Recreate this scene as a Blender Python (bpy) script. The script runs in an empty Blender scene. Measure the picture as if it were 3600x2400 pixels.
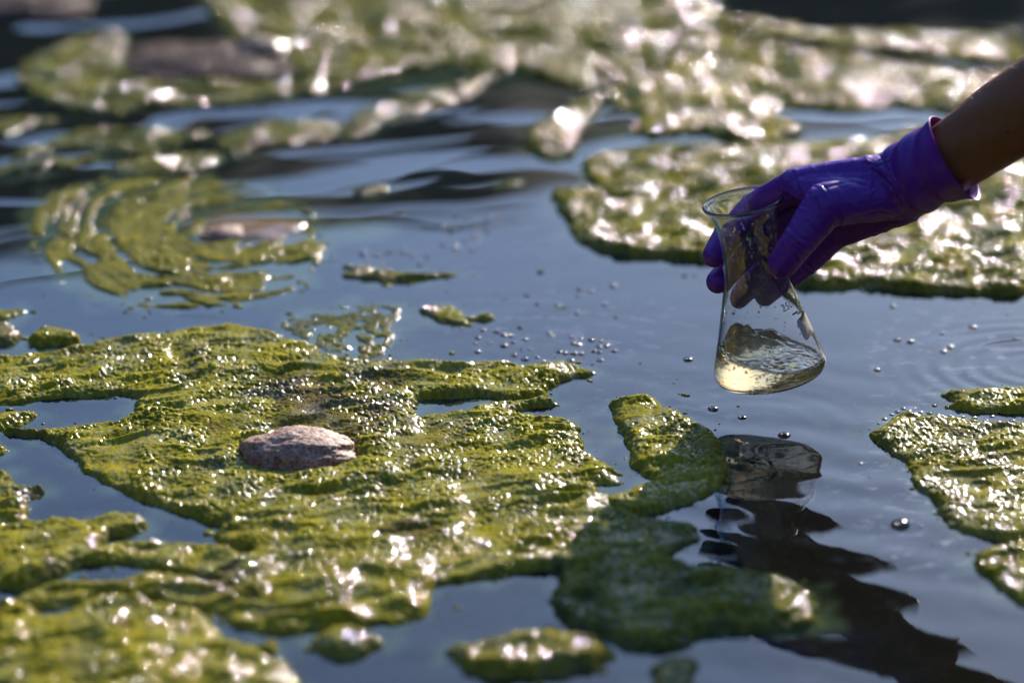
import bpy, bmesh, math, random
import numpy as np
from mathutils import Vector, Matrix

random.seed(7)
rng = np.random.default_rng(7)
scene = bpy.context.scene
COL = scene.collection
R = math.radians

# ------------------------------------------------------------------ camera, sky, sun, exposure
PITCH = R(20.0)
FPX = 13500.0                      # 135 mm lens on a 36 mm sensor, in photo pixels (3600 wide)
CAM_H = 1060.6                     # mm above the water
cam_data = bpy.data.cameras.new('camera')
cam = bpy.data.objects.new('camera', cam_data)
COL.objects.link(cam)
cam.location = (0, 0, CAM_H / 1000)
cam.rotation_euler = (R(90) - PITCH, 0, 0)
cam_data.lens = 135
cam_data.sensor_width = 36
cam_data.clip_start = 0.05
cam_data.clip_end = 3000
cam_data.dof.use_dof = True
cam_data.dof.focus_distance = 2.93
cam_data.dof.aperture_fstop = 2.8
scene.camera = cam

SUN_EL, SUN_AZ = R(22.0), R(20.5)  # beyond the flask, a little to the right
world = bpy.data.worlds.new('World')
scene.world = world
world.use_nodes = True
wn = world.node_tree
sky = wn.nodes.new('ShaderNodeTexSky')
sky.sky_type = 'NISHITA'
sky.sun_disc = False
sky.sun_elevation = SUN_EL
sky.sun_rotation = SUN_AZ
sky.air_density = 1.0
sky.dust_density = 0.6
sky.ozone_density = 3.0
wn.nodes['Background'].inputs['Strength'].default_value = 0.112
sky_tint = wn.nodes.new('ShaderNodeMix')           # the clear, slightly violet blue of the day
sky_tint.data_type = 'RGBA'
sky_tint.blend_type = 'MULTIPLY'
sky_tint.inputs[0].default_value = 1.0
sky_tint.inputs[7].default_value = (0.86, 0.99, 1.22, 1.0)
wn.links.new(sky.outputs['Color'], sky_tint.inputs[6])
wn.links.new(sky_tint.outputs[2], wn.nodes['Background'].inputs['Color'])

sun_data = bpy.data.lights.new('sun', 'SUN')
sun_data.energy = 5.0
sun_data.angle = R(0.5)
sun_data.color = (1.0, 0.88, 0.78)
sun = bpy.data.objects.new('sun', sun_data)
COL.objects.link(sun)
to_sun = Vector((math.sin(SUN_AZ) * math.cos(SUN_EL), math.cos(SUN_AZ) * math.cos(SUN_EL), math.sin(SUN_EL)))
sun.rotation_euler = (-to_sun).to_track_quat('-Z', 'Y').to_euler()

vs = scene.view_settings
vs.view_transform = 'Standard'
vs.look = 'None'
vs.gamma = 1.0
vs.use_curve_mapping = False
vs.exposure = 1.0
cy = scene.cycles
cy.max_bounces = 18
cy.transmission_bounces = 16
cy.glossy_bounces = 6
cy.diffuse_bounces = 3
cy.transparent_max_bounces = 16
cy.use_denoising = True

# ------------------------------------------------------------------ plan of the place, in mm
CP, SP = math.cos(PITCH), math.sin(PITCH)

def ray(px, py):
    u = (px - 1800) / FPX
    v = (py - 1200) / FPX
    return np.array([u, CP - v * SP, -SP - v * CP])

def G(px, py, z=0.0):
    d = ray(px, py)
    t = (CAM_H - z) / (-d[2])
    return np.array([d[0] * t, d[1] * t, z])

def AT(px, py, y):
    d = ray(px, py)
    t = y / d[1]
    return np.array([d[0] * t, y, CAM_H + d[2] * t])

def PROJ(x, y, z=0.0):
    zz = z - CAM_H
    depth = y * CP - zz * SP
    up = y * SP + zz * CP
    return 1800 + FPX * x / depth, 1200 - FPX * up / depth

YF = G(2700, 1455)[1]              # distance of the flask

# ------------------------------------------------------------------ noise
_perm = rng.permutation(4096).astype(np.int64)
def _hash(ix, iy, k=0):
    return _perm[(_perm[(ix + 131 * k) & 4095] + iy) & 4095]

def perlin(x, y, k=0):
    x0 = np.floor(x); y0 = np.floor(y)
    fx = x - x0; fy = y - y0
    ix = x0.astype(np.int64); iy = y0.astype(np.int64)
    u = fx * fx * fx * (fx * (fx * 6 - 15) + 10)
    v = fy * fy * fy * (fy * (fy * 6 - 15) + 10)
    def g(dx, dy):
        a = _hash(ix + dx, iy + dy, k) * (2 * np.pi / 4096)
        return np.cos(a) * (fx - dx) + np.sin(a) * (fy - dy)
    a = g(0, 0); b = g(1, 0); c = g(0, 1); d = g(1, 1)
    return 1.5 * ((a * (1 - u) + b * u) * (1 - v) + (c * (1 - u) + d * u) * v)

def fbm(x, y, octv=3, k=0):
    s = 0; a = 1; n = 0
    for o in range(octv):
        s = s + a * perlin(x * 2 ** o, y * 2 ** o, k + 7 * o)
        n += a; a *= 0.5
    return s / n * 1.3

def worley(x, y, k=0, jit=0.9):
    ix = np.floor(x).astype(np.int64); iy = np.floor(y).astype(np.int64)
    best = np.full(x.shape, 9.0); idv = np.zeros(x.shape)
    for dx in (-1, 0, 1):
        for dy in (-1, 0, 1):
            h = _hash(ix + dx, iy + dy, k)
            cx = ix + dx + 0.5 + jit * ((h & 63) / 63.0 - 0.5)
            cyy = iy + dy + 0.5 + jit * (((h >> 6) & 63) / 63.0 - 0.5)
            d = (cx - x) ** 2 + (cyy - y) ** 2
            m = d < best
            best = np.where(m, d, best); idv = np.where(m, h / 4096.0, idv)
    return best, idv

def sstep(a, b, x):
    t = np.clip((x - a) / (b - a), 0, 1)
    return t * t * (3 - 2 * t)

# ------------------------------------------------------------------ water surface height (mm), shared by water and mats
def wave(x, y):
    px, py = PROJ(x, y)
    wob = 26 * fbm(x / 150, y / 150, 2, 3)
    # strong current in the upper left
    a = sstep(760, 430, py) * sstep(2250, 1500, px) * (1 - 0.9 * sstep(1500, 700, py - 0.0) * 0)
    n = (-0.36 * x + 0.93 * y) + wob
    c = 0.93 * x + 0.36 * y
    h = a * (1.9 * perlin(c / 240, n / 105, 4) + 0.75 * perlin(c / 150 + 7, n / 52, 5) + 0.17 * perlin(c / 75, n / 24, 6) + 0.03 * perlin(c / 30, n / 10, 7))
    # calm water
    h = h + 0.16 * perlin(c / 170, n / 62, 31)
    h = h + 0.028 * perlin((c + 0.4 * n) / 60, n / 25, 32)
    # water stirred below the flask
    c = G(2800, 1820)
    s = np.exp(-(((x - c[0]) / 150) ** 2 + ((y - c[1]) / 300) ** 2))
    h = h + s * (0.26 * np.sin((0.30 * x + 0.95 * y + 14 * fbm(x / 60, y / 90, 2, 8)) / 62 * 2 * np.pi) + 0.05 * fbm(x / 14, y / 22, 2, 9))
    # rings spreading from two drips
    for (cx, cyp, lam, am, rad) in ((3640, 1290, 19, 0.16, 62), (2660, 1500, 22, 0.03, 70)):
        p = G(cx, cyp)
        r = np.hypot(x - p[0], y - p[1])
        h = h + am * np.cos(r / lam * 2 * np.pi) * np.exp(-((r - rad) / 45) ** 2)
    return h

# ------------------------------------------------------------------ helpers
def new_mesh(name, verts, faces, mat=None, parent=None, smooth=True):
    me = bpy.data.meshes.new(name)
    verts = np.asarray(verts, dtype=np.float64)
    if isinstance(faces, np.ndarray):
        nv, nf, k = len(verts), len(faces), faces.shape[1]
        me.vertices.add(nv)
        me.vertices.foreach_set('co', verts.astype(np.float32).ravel())
        me.loops.add(nf * k)
        me.loops.foreach_set('vertex_index', faces.astype(np.int32).ravel())
        me.polygons.add(nf)
        me.polygons.foreach_set('loop_start', np.arange(0, nf * k, k, dtype=np.int32))
        me.update(calc_edges=True)
    else:
        me.from_pydata([tuple(v) for v in verts], [], faces)
        me.update()
    if smooth:
        me.polygons.foreach_set('use_smooth', np.ones(len(me.polygons), dtype=bool))
    ob = bpy.data.objects.new(name, me)
    COL.objects.link(ob)
    if mat:
        me.materials.append(mat)
    if parent:
        ob.parent = parent
    return ob

def tag(o, label, cat, group=None):
    o['label'] = label
    o['category'] = cat
    if group:
        o['group'] = group
    return o

def empty(name, loc=(0, 0, 0)):
    o = bpy.data.objects.new(name, None)
    o.location = loc
    o.empty_display_size = 0.02
    COL.objects.link(o)
    return o

def color_attr(ob, name, arr):
    a = ob.data.color_attributes.new(name, 'FLOAT_COLOR', 'POINT')
    d = np.ones((len(arr), 4), dtype=np.float32)
    d[:, :arr.shape[1]] = arr
    a.data.foreach_set('color', d.ravel())

def mat_new(name):
    m = bpy.data.materials.new(name)
    m.use_nodes = True
    nt = m.node_tree
    return m, nt, nt.nodes['Principled BSDF']

def nd(nt, typ, **kw):
    n = nt.nodes.new(typ)
    for k, v in kw.items():
        setattr(n, k, v)
    return n

def noise_node(nt, scale, detail=3, rough=0.5, vec=None):
    n = nd(nt, 'ShaderNodeTexNoise')
    n.inputs['Scale'].default_value = scale
    n.inputs['Detail'].default_value = detail
    n.inputs['Roughness'].default_value = rough
    if vec is not None:
        nt.links.new(vec, n.inputs['Vector'])
    return n

def mixc(nt, fac, a, b):
    n = nd(nt, 'ShaderNodeMix', data_type='RGBA')
    for sock, v in ((n.inputs[0], fac), (n.inputs[6], a), (n.inputs[7], b)):
        if isinstance(v, bpy.types.NodeSocket):
            nt.links.new(v, sock)
        else:
            sock.default_value = v if not isinstance(v, tuple) else (*v, 1.0)
    return n.outputs[2]

def mathn(nt, op, a, b=None, clamp=False):
    n = nd(nt, 'ShaderNodeMath', operation=op, use_clamp=clamp)
    for s, v in zip(n.inputs, (a, b)):
        if v is None:
            continue
        if isinstance(v, bpy.types.NodeSocket):
            nt.links.new(v, s)
        else:
            s.default_value = v
    return n.outputs[0]

def ramp(nt, fac, lo, hi):
    n = nd(nt, 'ShaderNodeMapRange', interpolation_type='SMOOTHSTEP')
    nt.links.new(fac, n.inputs[0])
    n.inputs[1].default_value = lo
    n.inputs[2].default_value = hi
    return n.outputs[0]

def bump(nt, height, strength, dist, normal=None):
    n = nd(nt, 'ShaderNodeBump')
    n.inputs['Strength'].default_value = strength
    n.inputs['Distance'].default_value = dist
    nt.links.new(height, n.inputs['Height'])
    if normal is not None:
        nt.links.new(normal, n.inputs['Normal'])
    return n.outputs['Normal']

# ------------------------------------------------------------------ materials
# wet algae: tint.R = yellow with painted bubble light, tint.G = brown, tint.B = teal film
M_ALGAE, nt, bs = mat_new('wet_algae')
geo = nd(nt, 'ShaderNodeNewGeometry')
att = nd(nt, 'ShaderNodeAttribute', attribute_name='tint')
sep = nd(nt, 'ShaderNodeSeparateColor')
nt.links.new(att.outputs['Color'], sep.inputs[0])
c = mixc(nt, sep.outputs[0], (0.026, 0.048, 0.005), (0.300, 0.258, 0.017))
c = mixc(nt, sep.outputs[1], c, (0.085, 0.058, 0.022))
c = mixc(nt, sep.outputs[2], c, (0.040, 0.056, 0.040))
nz = noise_node(nt, 420, 3, 0.6, geo.outputs['Position'])
c = mixc(nt, mathn(nt, 'MULTIPLY', ramp(nt, nz.outputs[0], 0.42, 0.72), 0.45), c, (0.19, 0.165, 0.018))
nt.links.new(c, bs.inputs['Base Color'])
bs.inputs['Roughness'].default_value = 0.075
bs.inputs['IOR'].default_value = 1.33
wet = noise_node(nt, 330, 2, 0.5, geo.outputs['Position'])
wl = mathn(nt, 'ADD', wet.outputs[0], mathn(nt, 'MULTIPLY', mathn(nt, 'SUBTRACT', att.outputs['Alpha'], 1.0), 0.22))
nt.links.new(mathn(nt, 'ADD', mathn(nt, 'MULTIPLY', ramp(nt, wl, 0.46, 0.58), 0.62), 0.03), bs.inputs['Specular IOR Level'])
bs.inputs['Subsurface Weight'].default_value = 0.22
bs.inputs['Subsurface Radius'].default_value = (0.8, 1.0, 0.12)
bs.inputs['Subsurface Scale'].default_value = 0.004
nb = noise_node(nt, 1300, 2, 0.5, geo.outputs['Position'])
vb = nd(nt, 'ShaderNodeTexVoronoi', feature='SMOOTH_F1')
vb.inputs['Scale'].default_value = 620
vb.inputs['Smoothness'].default_value = 0.25
nt.links.new(geo.outputs['Position'], vb.inputs['Vector'])
inv = mathn(nt, 'SUBTRACT', 1.0, vb.outputs['Distance'])
nt.links.new(bump(nt, nb.outputs[0], 0.10, 0.0004, bump(nt, inv, 0.24, 0.0010)), bs.inputs['Normal'])

# pond water: murk.R = algae cloud, murk.G = brown bed, murk.B = pale surface film
M_WATER, nt, bs = mat_new('pond_water')
geo = nd(nt, 'ShaderNodeNewGeometry')
att = nd(nt, 'ShaderNodeAttribute', attribute_name='murk')
sep = nd(nt, 'ShaderNodeSeparateColor')
nt.links.new(att.outputs['Color'], sep.inputs[0])
cn = noise_node(nt, 35, 4, 0.6, geo.outputs['Position'])
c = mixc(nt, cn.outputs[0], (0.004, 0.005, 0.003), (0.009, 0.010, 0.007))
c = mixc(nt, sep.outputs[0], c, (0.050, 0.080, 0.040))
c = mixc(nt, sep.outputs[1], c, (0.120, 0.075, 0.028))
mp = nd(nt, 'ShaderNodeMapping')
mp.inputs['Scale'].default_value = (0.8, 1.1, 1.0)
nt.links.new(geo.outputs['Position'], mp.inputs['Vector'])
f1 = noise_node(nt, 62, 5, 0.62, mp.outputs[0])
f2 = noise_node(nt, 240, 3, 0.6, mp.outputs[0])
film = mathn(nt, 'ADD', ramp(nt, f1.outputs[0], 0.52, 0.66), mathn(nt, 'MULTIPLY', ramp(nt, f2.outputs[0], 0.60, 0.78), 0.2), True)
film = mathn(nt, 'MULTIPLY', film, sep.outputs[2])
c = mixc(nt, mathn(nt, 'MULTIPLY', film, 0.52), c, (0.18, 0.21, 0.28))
sp = noise_node(nt, 700, 1, 0.5, geo.outputs['Position'])
c = mixc(nt, mathn(nt, 'MULTIPLY', ramp(nt, sp.outputs[0], 0.74, 0.77), 0.8), c, (0.30, 0.27, 0.20))
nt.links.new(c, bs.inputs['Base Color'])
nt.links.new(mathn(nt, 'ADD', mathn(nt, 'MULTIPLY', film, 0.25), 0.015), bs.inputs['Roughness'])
bs.inputs['IOR'].default_value = 1.333

M_ROCK, nt, bs = mat_new('river_stone')
geo = nd(nt, 'ShaderNodeNewGeometry')
n1 = noise_node(nt, 90, 5, 0.65, geo.outputs['Position'])
n2 = noise_node(nt, 420, 3, 0.6, geo.outputs['Position'])
c = mixc(nt, ramp(nt, n1.outputs[0], 0.35, 0.65), (0.210, 0.108, 0.068), (0.400, 0.245, 0.175))
c = mixc(nt, ramp(nt, n2.outputs[0], 0.52, 0.62), c, (0.055, 0.042, 0.040))
nt.links.new(c, bs.inputs['Base Color'])
nt.links.new(mathn(nt, 'ADD', mathn(nt, 'MULTIPLY', n2.outputs[0], 0.5), 0.36), bs.inputs['Roughness'])
bs.inputs['Specular IOR Level'].default_value = 0.3
nt.links.new(bump(nt, n2.outputs[0], 0.8, 0.0012), bs.inputs['Normal'])

M_GRAVEL, nt, bs = mat_new('grey_pebbly_stone')
geo = nd(nt, 'ShaderNodeNewGeometry')
n1 = noise_node(nt, 60, 5, 0.65, geo.outputs['Position'])
n2 = noise_node(nt, 160, 2, 0.5, geo.outputs['Position'])
c = mixc(nt, n1.outputs[0], (0.045, 0.034, 0.028), (0.150, 0.115, 0.095))
nt.links.new(c, bs.inputs['Base Color'])
bs.inputs['Roughness'].default_value = 0.3
nt.links.new(mathn(nt, 'MULTIPLY', ramp(nt, n2.outputs[0], 0.56, 0.66), 0.3), bs.inputs['Specular IOR Level'])
nt.links.new(bump(nt, n2.outputs[0], 1.0, 0.004), bs.inputs['Normal'])

M_MUD, nt, bs = mat_new('brown_wet_stone')
geo = nd(nt, 'ShaderNodeNewGeometry')
n1 = noise_node(nt, 60, 4, 0.6, geo.outputs['Position'])
c = mixc(nt, n1.outputs[0], (0.10, 0.055, 0.018), (0.23, 0.14, 0.06))
nt.links.new(c, bs.inputs['Base Color'])
bs.inputs['Roughness'].default_value = 0.25

M_GLASS, nt, bs = mat_new('clear_glass')
bs.inputs['Base Color'].default_value = (1, 1, 1, 1)
bs.inputs['Roughness'].default_value = 0.0
bs.inputs['IOR'].default_value = 1.47
bs.inputs['Transmission Weight'].default_value = 1.0

M_LIQUID, nt, bs = mat_new('yellow_sample_water')
bs.inputs['Base Color'].default_value = (1.0, 0.80, 0.50, 1)
geo = nd(nt, 'ShaderNodeNewGeometry')
lq = noise_node(nt, 95, 2, 0.5, geo.outputs['Position'])
nt.links.new(bump(nt, lq.outputs[0], 0.30, 0.0028), bs.inputs['Normal'])
bs.inputs['Roughness'].default_value = 0.0
bs.inputs['IOR'].default_value = 1.33
bs.inputs['Transmission Weight'].default_value = 1.0

M_BUBBLE, nt, bs = mat_new('water_bubble')
bs.inputs['Base Color'].default_value = (0.92, 0.93, 0.95, 1)
bs.inputs['Roughness'].default_value = 0.13
bs.inputs['IOR'].default_value = 1.45
bs.inputs['Transmission Weight'].default_value = 1.0

M_PRINT, nt, bs = mat_new('black_print')
bs.inputs['Base Color'].default_value = (0.02, 0.02, 0.02, 1)
bs.inputs['Roughness'].default_value = 0.5
M_PATCH, nt, bs = mat_new('white_enamel')
bs.inputs['Base Color'].default_value = (0.45, 0.40, 0.34, 1)
bs.inputs['Roughness'].default_value = 0.5

M_GLOVE, nt, bs = mat_new('purple_nitrile')
geo = nd(nt, 'ShaderNodeNewGeometry')
n1 = noise_node(nt, 40, 3, 0.5, geo.outputs['Position'])
c = mixc(nt, n1.outputs[0], (0.075, 0.009, 0.215), (0.120, 0.014, 0.280))
nt.links.new(c, bs.inputs['Base Color'])
bs.inputs['Roughness'].default_value = 0.38
bs.inputs['Specular IOR Level'].default_value = 0.35
bs.inputs['Subsurface Weight'].default_value = 0.12
bs.inputs['Subsurface Radius'].default_value = (1.0, 0.15, 0.9)
bs.inputs['Subsurface Scale'].default_value = 0.003
n2 = noise_node(nt, 900, 2, 0.5, geo.outputs['Position'])
nt.links.new(bump(nt, n2.outputs[0], 0.12, 0.0004), bs.inputs['Normal'])

M_SKIN, nt, bs = mat_new('brown_skin')
geo = nd(nt, 'ShaderNodeNewGeometry')
n1 = noise_node(nt, 70, 4, 0.6, geo.outputs['Position'])
c = mixc(nt, n1.outputs[0], (0.165, 0.056, 0.019), (0.250, 0.095, 0.035))
n3 = noise_node(nt, 260, 1, 0.5, geo.outputs['Position'])
c = mixc(nt, ramp(nt, n3.outputs[0], 0.72, 0.78), c, (0.06, 0.025, 0.015))
nt.links.new(c, bs.inputs['Base Color'])
bs.inputs['Roughness'].default_value = 0.45
bs.inputs['Specular IOR Level'].default_value = 0.25
bs.inputs['Subsurface Weight'].default_value = 0.1
bs.inputs['Subsurface Radius'].default_value = (1.0, 0.35, 0.2)
bs.inputs['Subsurface Scale'].default_value = 0.003
n2 = noise_node(nt, 1100, 2, 0.6, geo.outputs['Position'])
nt.links.new(bump(nt, n2.outputs[0], 0.35, 0.0006), bs.inputs['Normal'])

M_HAIR, nt, bs = mat_new('arm_hair')
bs.inputs['Base Color'].default_value = (0.10, 0.06, 0.035, 1)
bs.inputs['Roughness'].default_value = 0.35

M_HILL, nt, bs = mat_new('wooded_slope')
geo = nd(nt, 'ShaderNodeNewGeometry')
n1 = noise_node(nt, 0.6, 5, 0.65, geo.outputs['Position'])
c = mixc(nt, n1.outputs[0], (0.012, 0.022, 0.010), (0.05, 0.06, 0.028))
nt.links.new(c, bs.inputs['Base Color'])
bs.inputs['Roughness'].default_value = 0.9

# ------------------------------------------------------------------ setting: water, far slope with added sky-blocking ring
def axis(lo, hi, step, far):
    mid = np.arange(lo, hi + step * 0.5, step)
    ext = []
    d, s = 0, step
    while d < far:
        s *= 1.5
        d += s
        ext.append(d)
    ext = np.array(ext)
    return np.concatenate([(lo - ext)[::-1], mid, hi + ext])

YN = G(1800, 2400)[1] - 150
YT = G(1800, 0)[1] + 250

def poly_sd(x, y, poly):
    """signed distance, positive inside (mm)"""
    d2 = np.full(x.shape, 1e12)
    ins = np.zeros(x.shape, dtype=bool)
    n = len(poly)
    for i in range(n):
        ax, ay = poly[i]; bx, by = poly[(i + 1) % n]
        ex, ey = bx - ax, by - ay
        L = ex * ex + ey * ey + 1e-12
        t = np.clip(((x - ax) * ex + (y - ay) * ey) / L, 0, 1)
        d2 = np.minimum(d2, (x - ax - t * ex) ** 2 + (y - ay - t * ey) ** 2)
        cross = ((ay > y) != (by > y))
        if cross.any():
            xi = ax + (y - ay) / (by - ay if by != ay else 1e-12) * ex
            ins ^= cross & (x < xi)
    return np.where(ins, 1, -1) * np.sqrt(d2)

def chaikin(p, it=1):
    p = [np.array(q, dtype=float) for q in p]
    for _ in range(it):
        q = []
        for i in range(len(p)):
            a, b = p[i], p[(i + 1) % len(p)]
            q += [a * 0.75 + b * 0.25, a * 0.25 + b * 0.75]
        p = q
    return p

def C(ox, oy, pts, s=1.96):
    return [(ox + a / s, oy + b / s) for a, b in pts]

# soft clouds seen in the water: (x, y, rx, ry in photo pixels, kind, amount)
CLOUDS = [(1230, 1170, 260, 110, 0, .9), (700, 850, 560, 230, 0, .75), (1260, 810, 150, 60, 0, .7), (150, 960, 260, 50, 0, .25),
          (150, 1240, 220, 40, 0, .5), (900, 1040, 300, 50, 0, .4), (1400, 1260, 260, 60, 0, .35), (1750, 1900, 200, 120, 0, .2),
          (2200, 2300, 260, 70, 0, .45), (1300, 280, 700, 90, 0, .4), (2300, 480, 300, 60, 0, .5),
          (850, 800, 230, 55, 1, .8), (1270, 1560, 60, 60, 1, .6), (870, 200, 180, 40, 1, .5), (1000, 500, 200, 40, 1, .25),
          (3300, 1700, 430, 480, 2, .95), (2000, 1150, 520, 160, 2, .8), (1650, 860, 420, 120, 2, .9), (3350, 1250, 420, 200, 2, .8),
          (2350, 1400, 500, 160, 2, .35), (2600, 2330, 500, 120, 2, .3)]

def build_water():
    xs = axis(-470, 470, 3.0, 600000)
    ys = axis(YN, YT, 3.0, 900000)
    X, Y = np.meshgrid(xs, ys)
    fade = sstep(900, 480, np.abs(X)) * sstep(YN - 400, YN, Y) * sstep(YT + 400, YT, Y)
    Z = np.where(fade > 0, wave(np.clip(X, -900, 900), np.clip(Y, YN - 400, YT + 400)), 0) * fade
    murk = np.zeros((X.size, 3))
    pr = np.abs(X) < 700
    px, py = PROJ(X, np.maximum(Y, 500))
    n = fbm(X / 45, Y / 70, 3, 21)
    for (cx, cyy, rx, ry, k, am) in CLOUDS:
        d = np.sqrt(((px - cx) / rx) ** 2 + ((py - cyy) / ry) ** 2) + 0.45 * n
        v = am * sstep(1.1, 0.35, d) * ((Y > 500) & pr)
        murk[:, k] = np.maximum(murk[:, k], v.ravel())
    # algae thinning out below the surface round every mat
    gx = np.arange(-560, 561, 8.0); gy = np.arange(YN - 60, YT + 60, 8.0)
    GX, GY = np.meshgrid(gx, gy)
    best = np.full(GX.shape, -1e3)
    for p in POLYS:
        q = np.array(p)
        m = (GX > q[:, 0].min() - 60) & (GX < q[:, 0].max() + 60) & (GY > q[:, 1].min() - 60) & (GY < q[:, 1].max() + 60)
        if m.any():
            best[m] = np.maximum(best[m], poly_sd(GX[m], GY[m], p))
    fx = np.clip((X - gx[0]) / 8, 0, len(gx) - 1.001); fy = np.clip((Y - gy[0]) / 8, 0, len(gy) - 1.001)
    i0 = fx.astype(int); j0 = fy.astype(int); u = fx - i0; v = fy - j0
    sdw = (best[j0, i0] * (1 - u) + best[j0, i0 + 1] * u) * (1 - v) + (best[j0 + 1, i0] * (1 - u) + best[j0 + 1, i0 + 1] * u) * v
    halo = (0.75 - 0.45 * sstep(620, 430, py)) * sstep(-26, 4, sdw + 22 * fbm(X / 30, Y / 45, 3, 23) - 6)
    murk[:, 0] = np.maximum(murk[:, 0], halo.ravel())
    nx, ny = len(xs), len(ys)
    idx = np.arange(nx * ny).reshape(ny, nx)
    F = np.stack([idx[:-1, :-1], idx[:-1, 1:], idx[1:, 1:], idx[1:, :-1]], -1).reshape(-1, 4)
    V = np.stack([X.ravel(), Y.ravel(), Z.ravel()], 1) / 1000
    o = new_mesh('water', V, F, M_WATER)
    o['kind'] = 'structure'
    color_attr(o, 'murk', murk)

def build_hill_and_sky_block():
    # wooded slope mirrored ahead; sides and back added unseen to cut ambient light; the gap ahead lets the low sun through
    na, nr = 721, 26
    az = np.linspace(-180, 180, na)
    key_a = [-180, -120, -60, -25, -12, -7, -3, 0, 3, 7, 14, 24, 40, 70, 120, 180]
    key_t = [30, 27, 24, 20, 18.3, 17.8, 17.6, 17.1, 16.3, 15.4, 14.6, 15.5, 19, 24, 27, 30]  # slope tops shaped to darken what the water reflects
    top = np.interp(az, key_a, key_t) + 0.45 * fbm(az / 3.1, az * 0 + .3, 3, 41) + 0.25 * perlin(az / .55, az * 0 + .7, 42)
    V = []
    for k in range(nr):
        t = k / (nr - 1)
        rad = 34 + 40 * t
        h = np.tan(np.radians(top)) * 74 * (t ** 0.8) * (1 if k == nr - 1 else 1 + 0.10 * fbm(az / 2.2, np.full(na, rad / 9), 3, 43) * (1 - t))
        h = np.minimum(h, np.tan(np.radians(top)) * rad)
        if k == 0:
            h = h * 0 - 0.5
        a = np.radians(az)
        V.append(np.stack([np.sin(a) * rad, np.cos(a) * rad, h], 1))
    for (rad, hh) in ((120, .7), (200, .0)):
        a = np.radians(az)
        V.append(np.stack([np.sin(a) * rad, np.cos(a) * rad, np.tan(np.radians(top)) * 74 * hh - .5], 1))
    V = np.concatenate(V)
    idx = np.arange((nr + 2) * na).reshape(nr + 2, na)
    F = np.stack([idx[:-1, :-1], idx[:-1, 1:], idx[1:, 1:], idx[1:, :-1]], -1).reshape(-1, 4)[:, ::-1]
    o = new_mesh('hill_and_sky_block', V, F, M_HILL)
    o['kind'] = 'structure'

build_hill_and_sky_block()

# ------------------------------------------------------------------ algae mats
ROCK_C = G(1045, 1655)
ROCK_C[1] += 26

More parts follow.
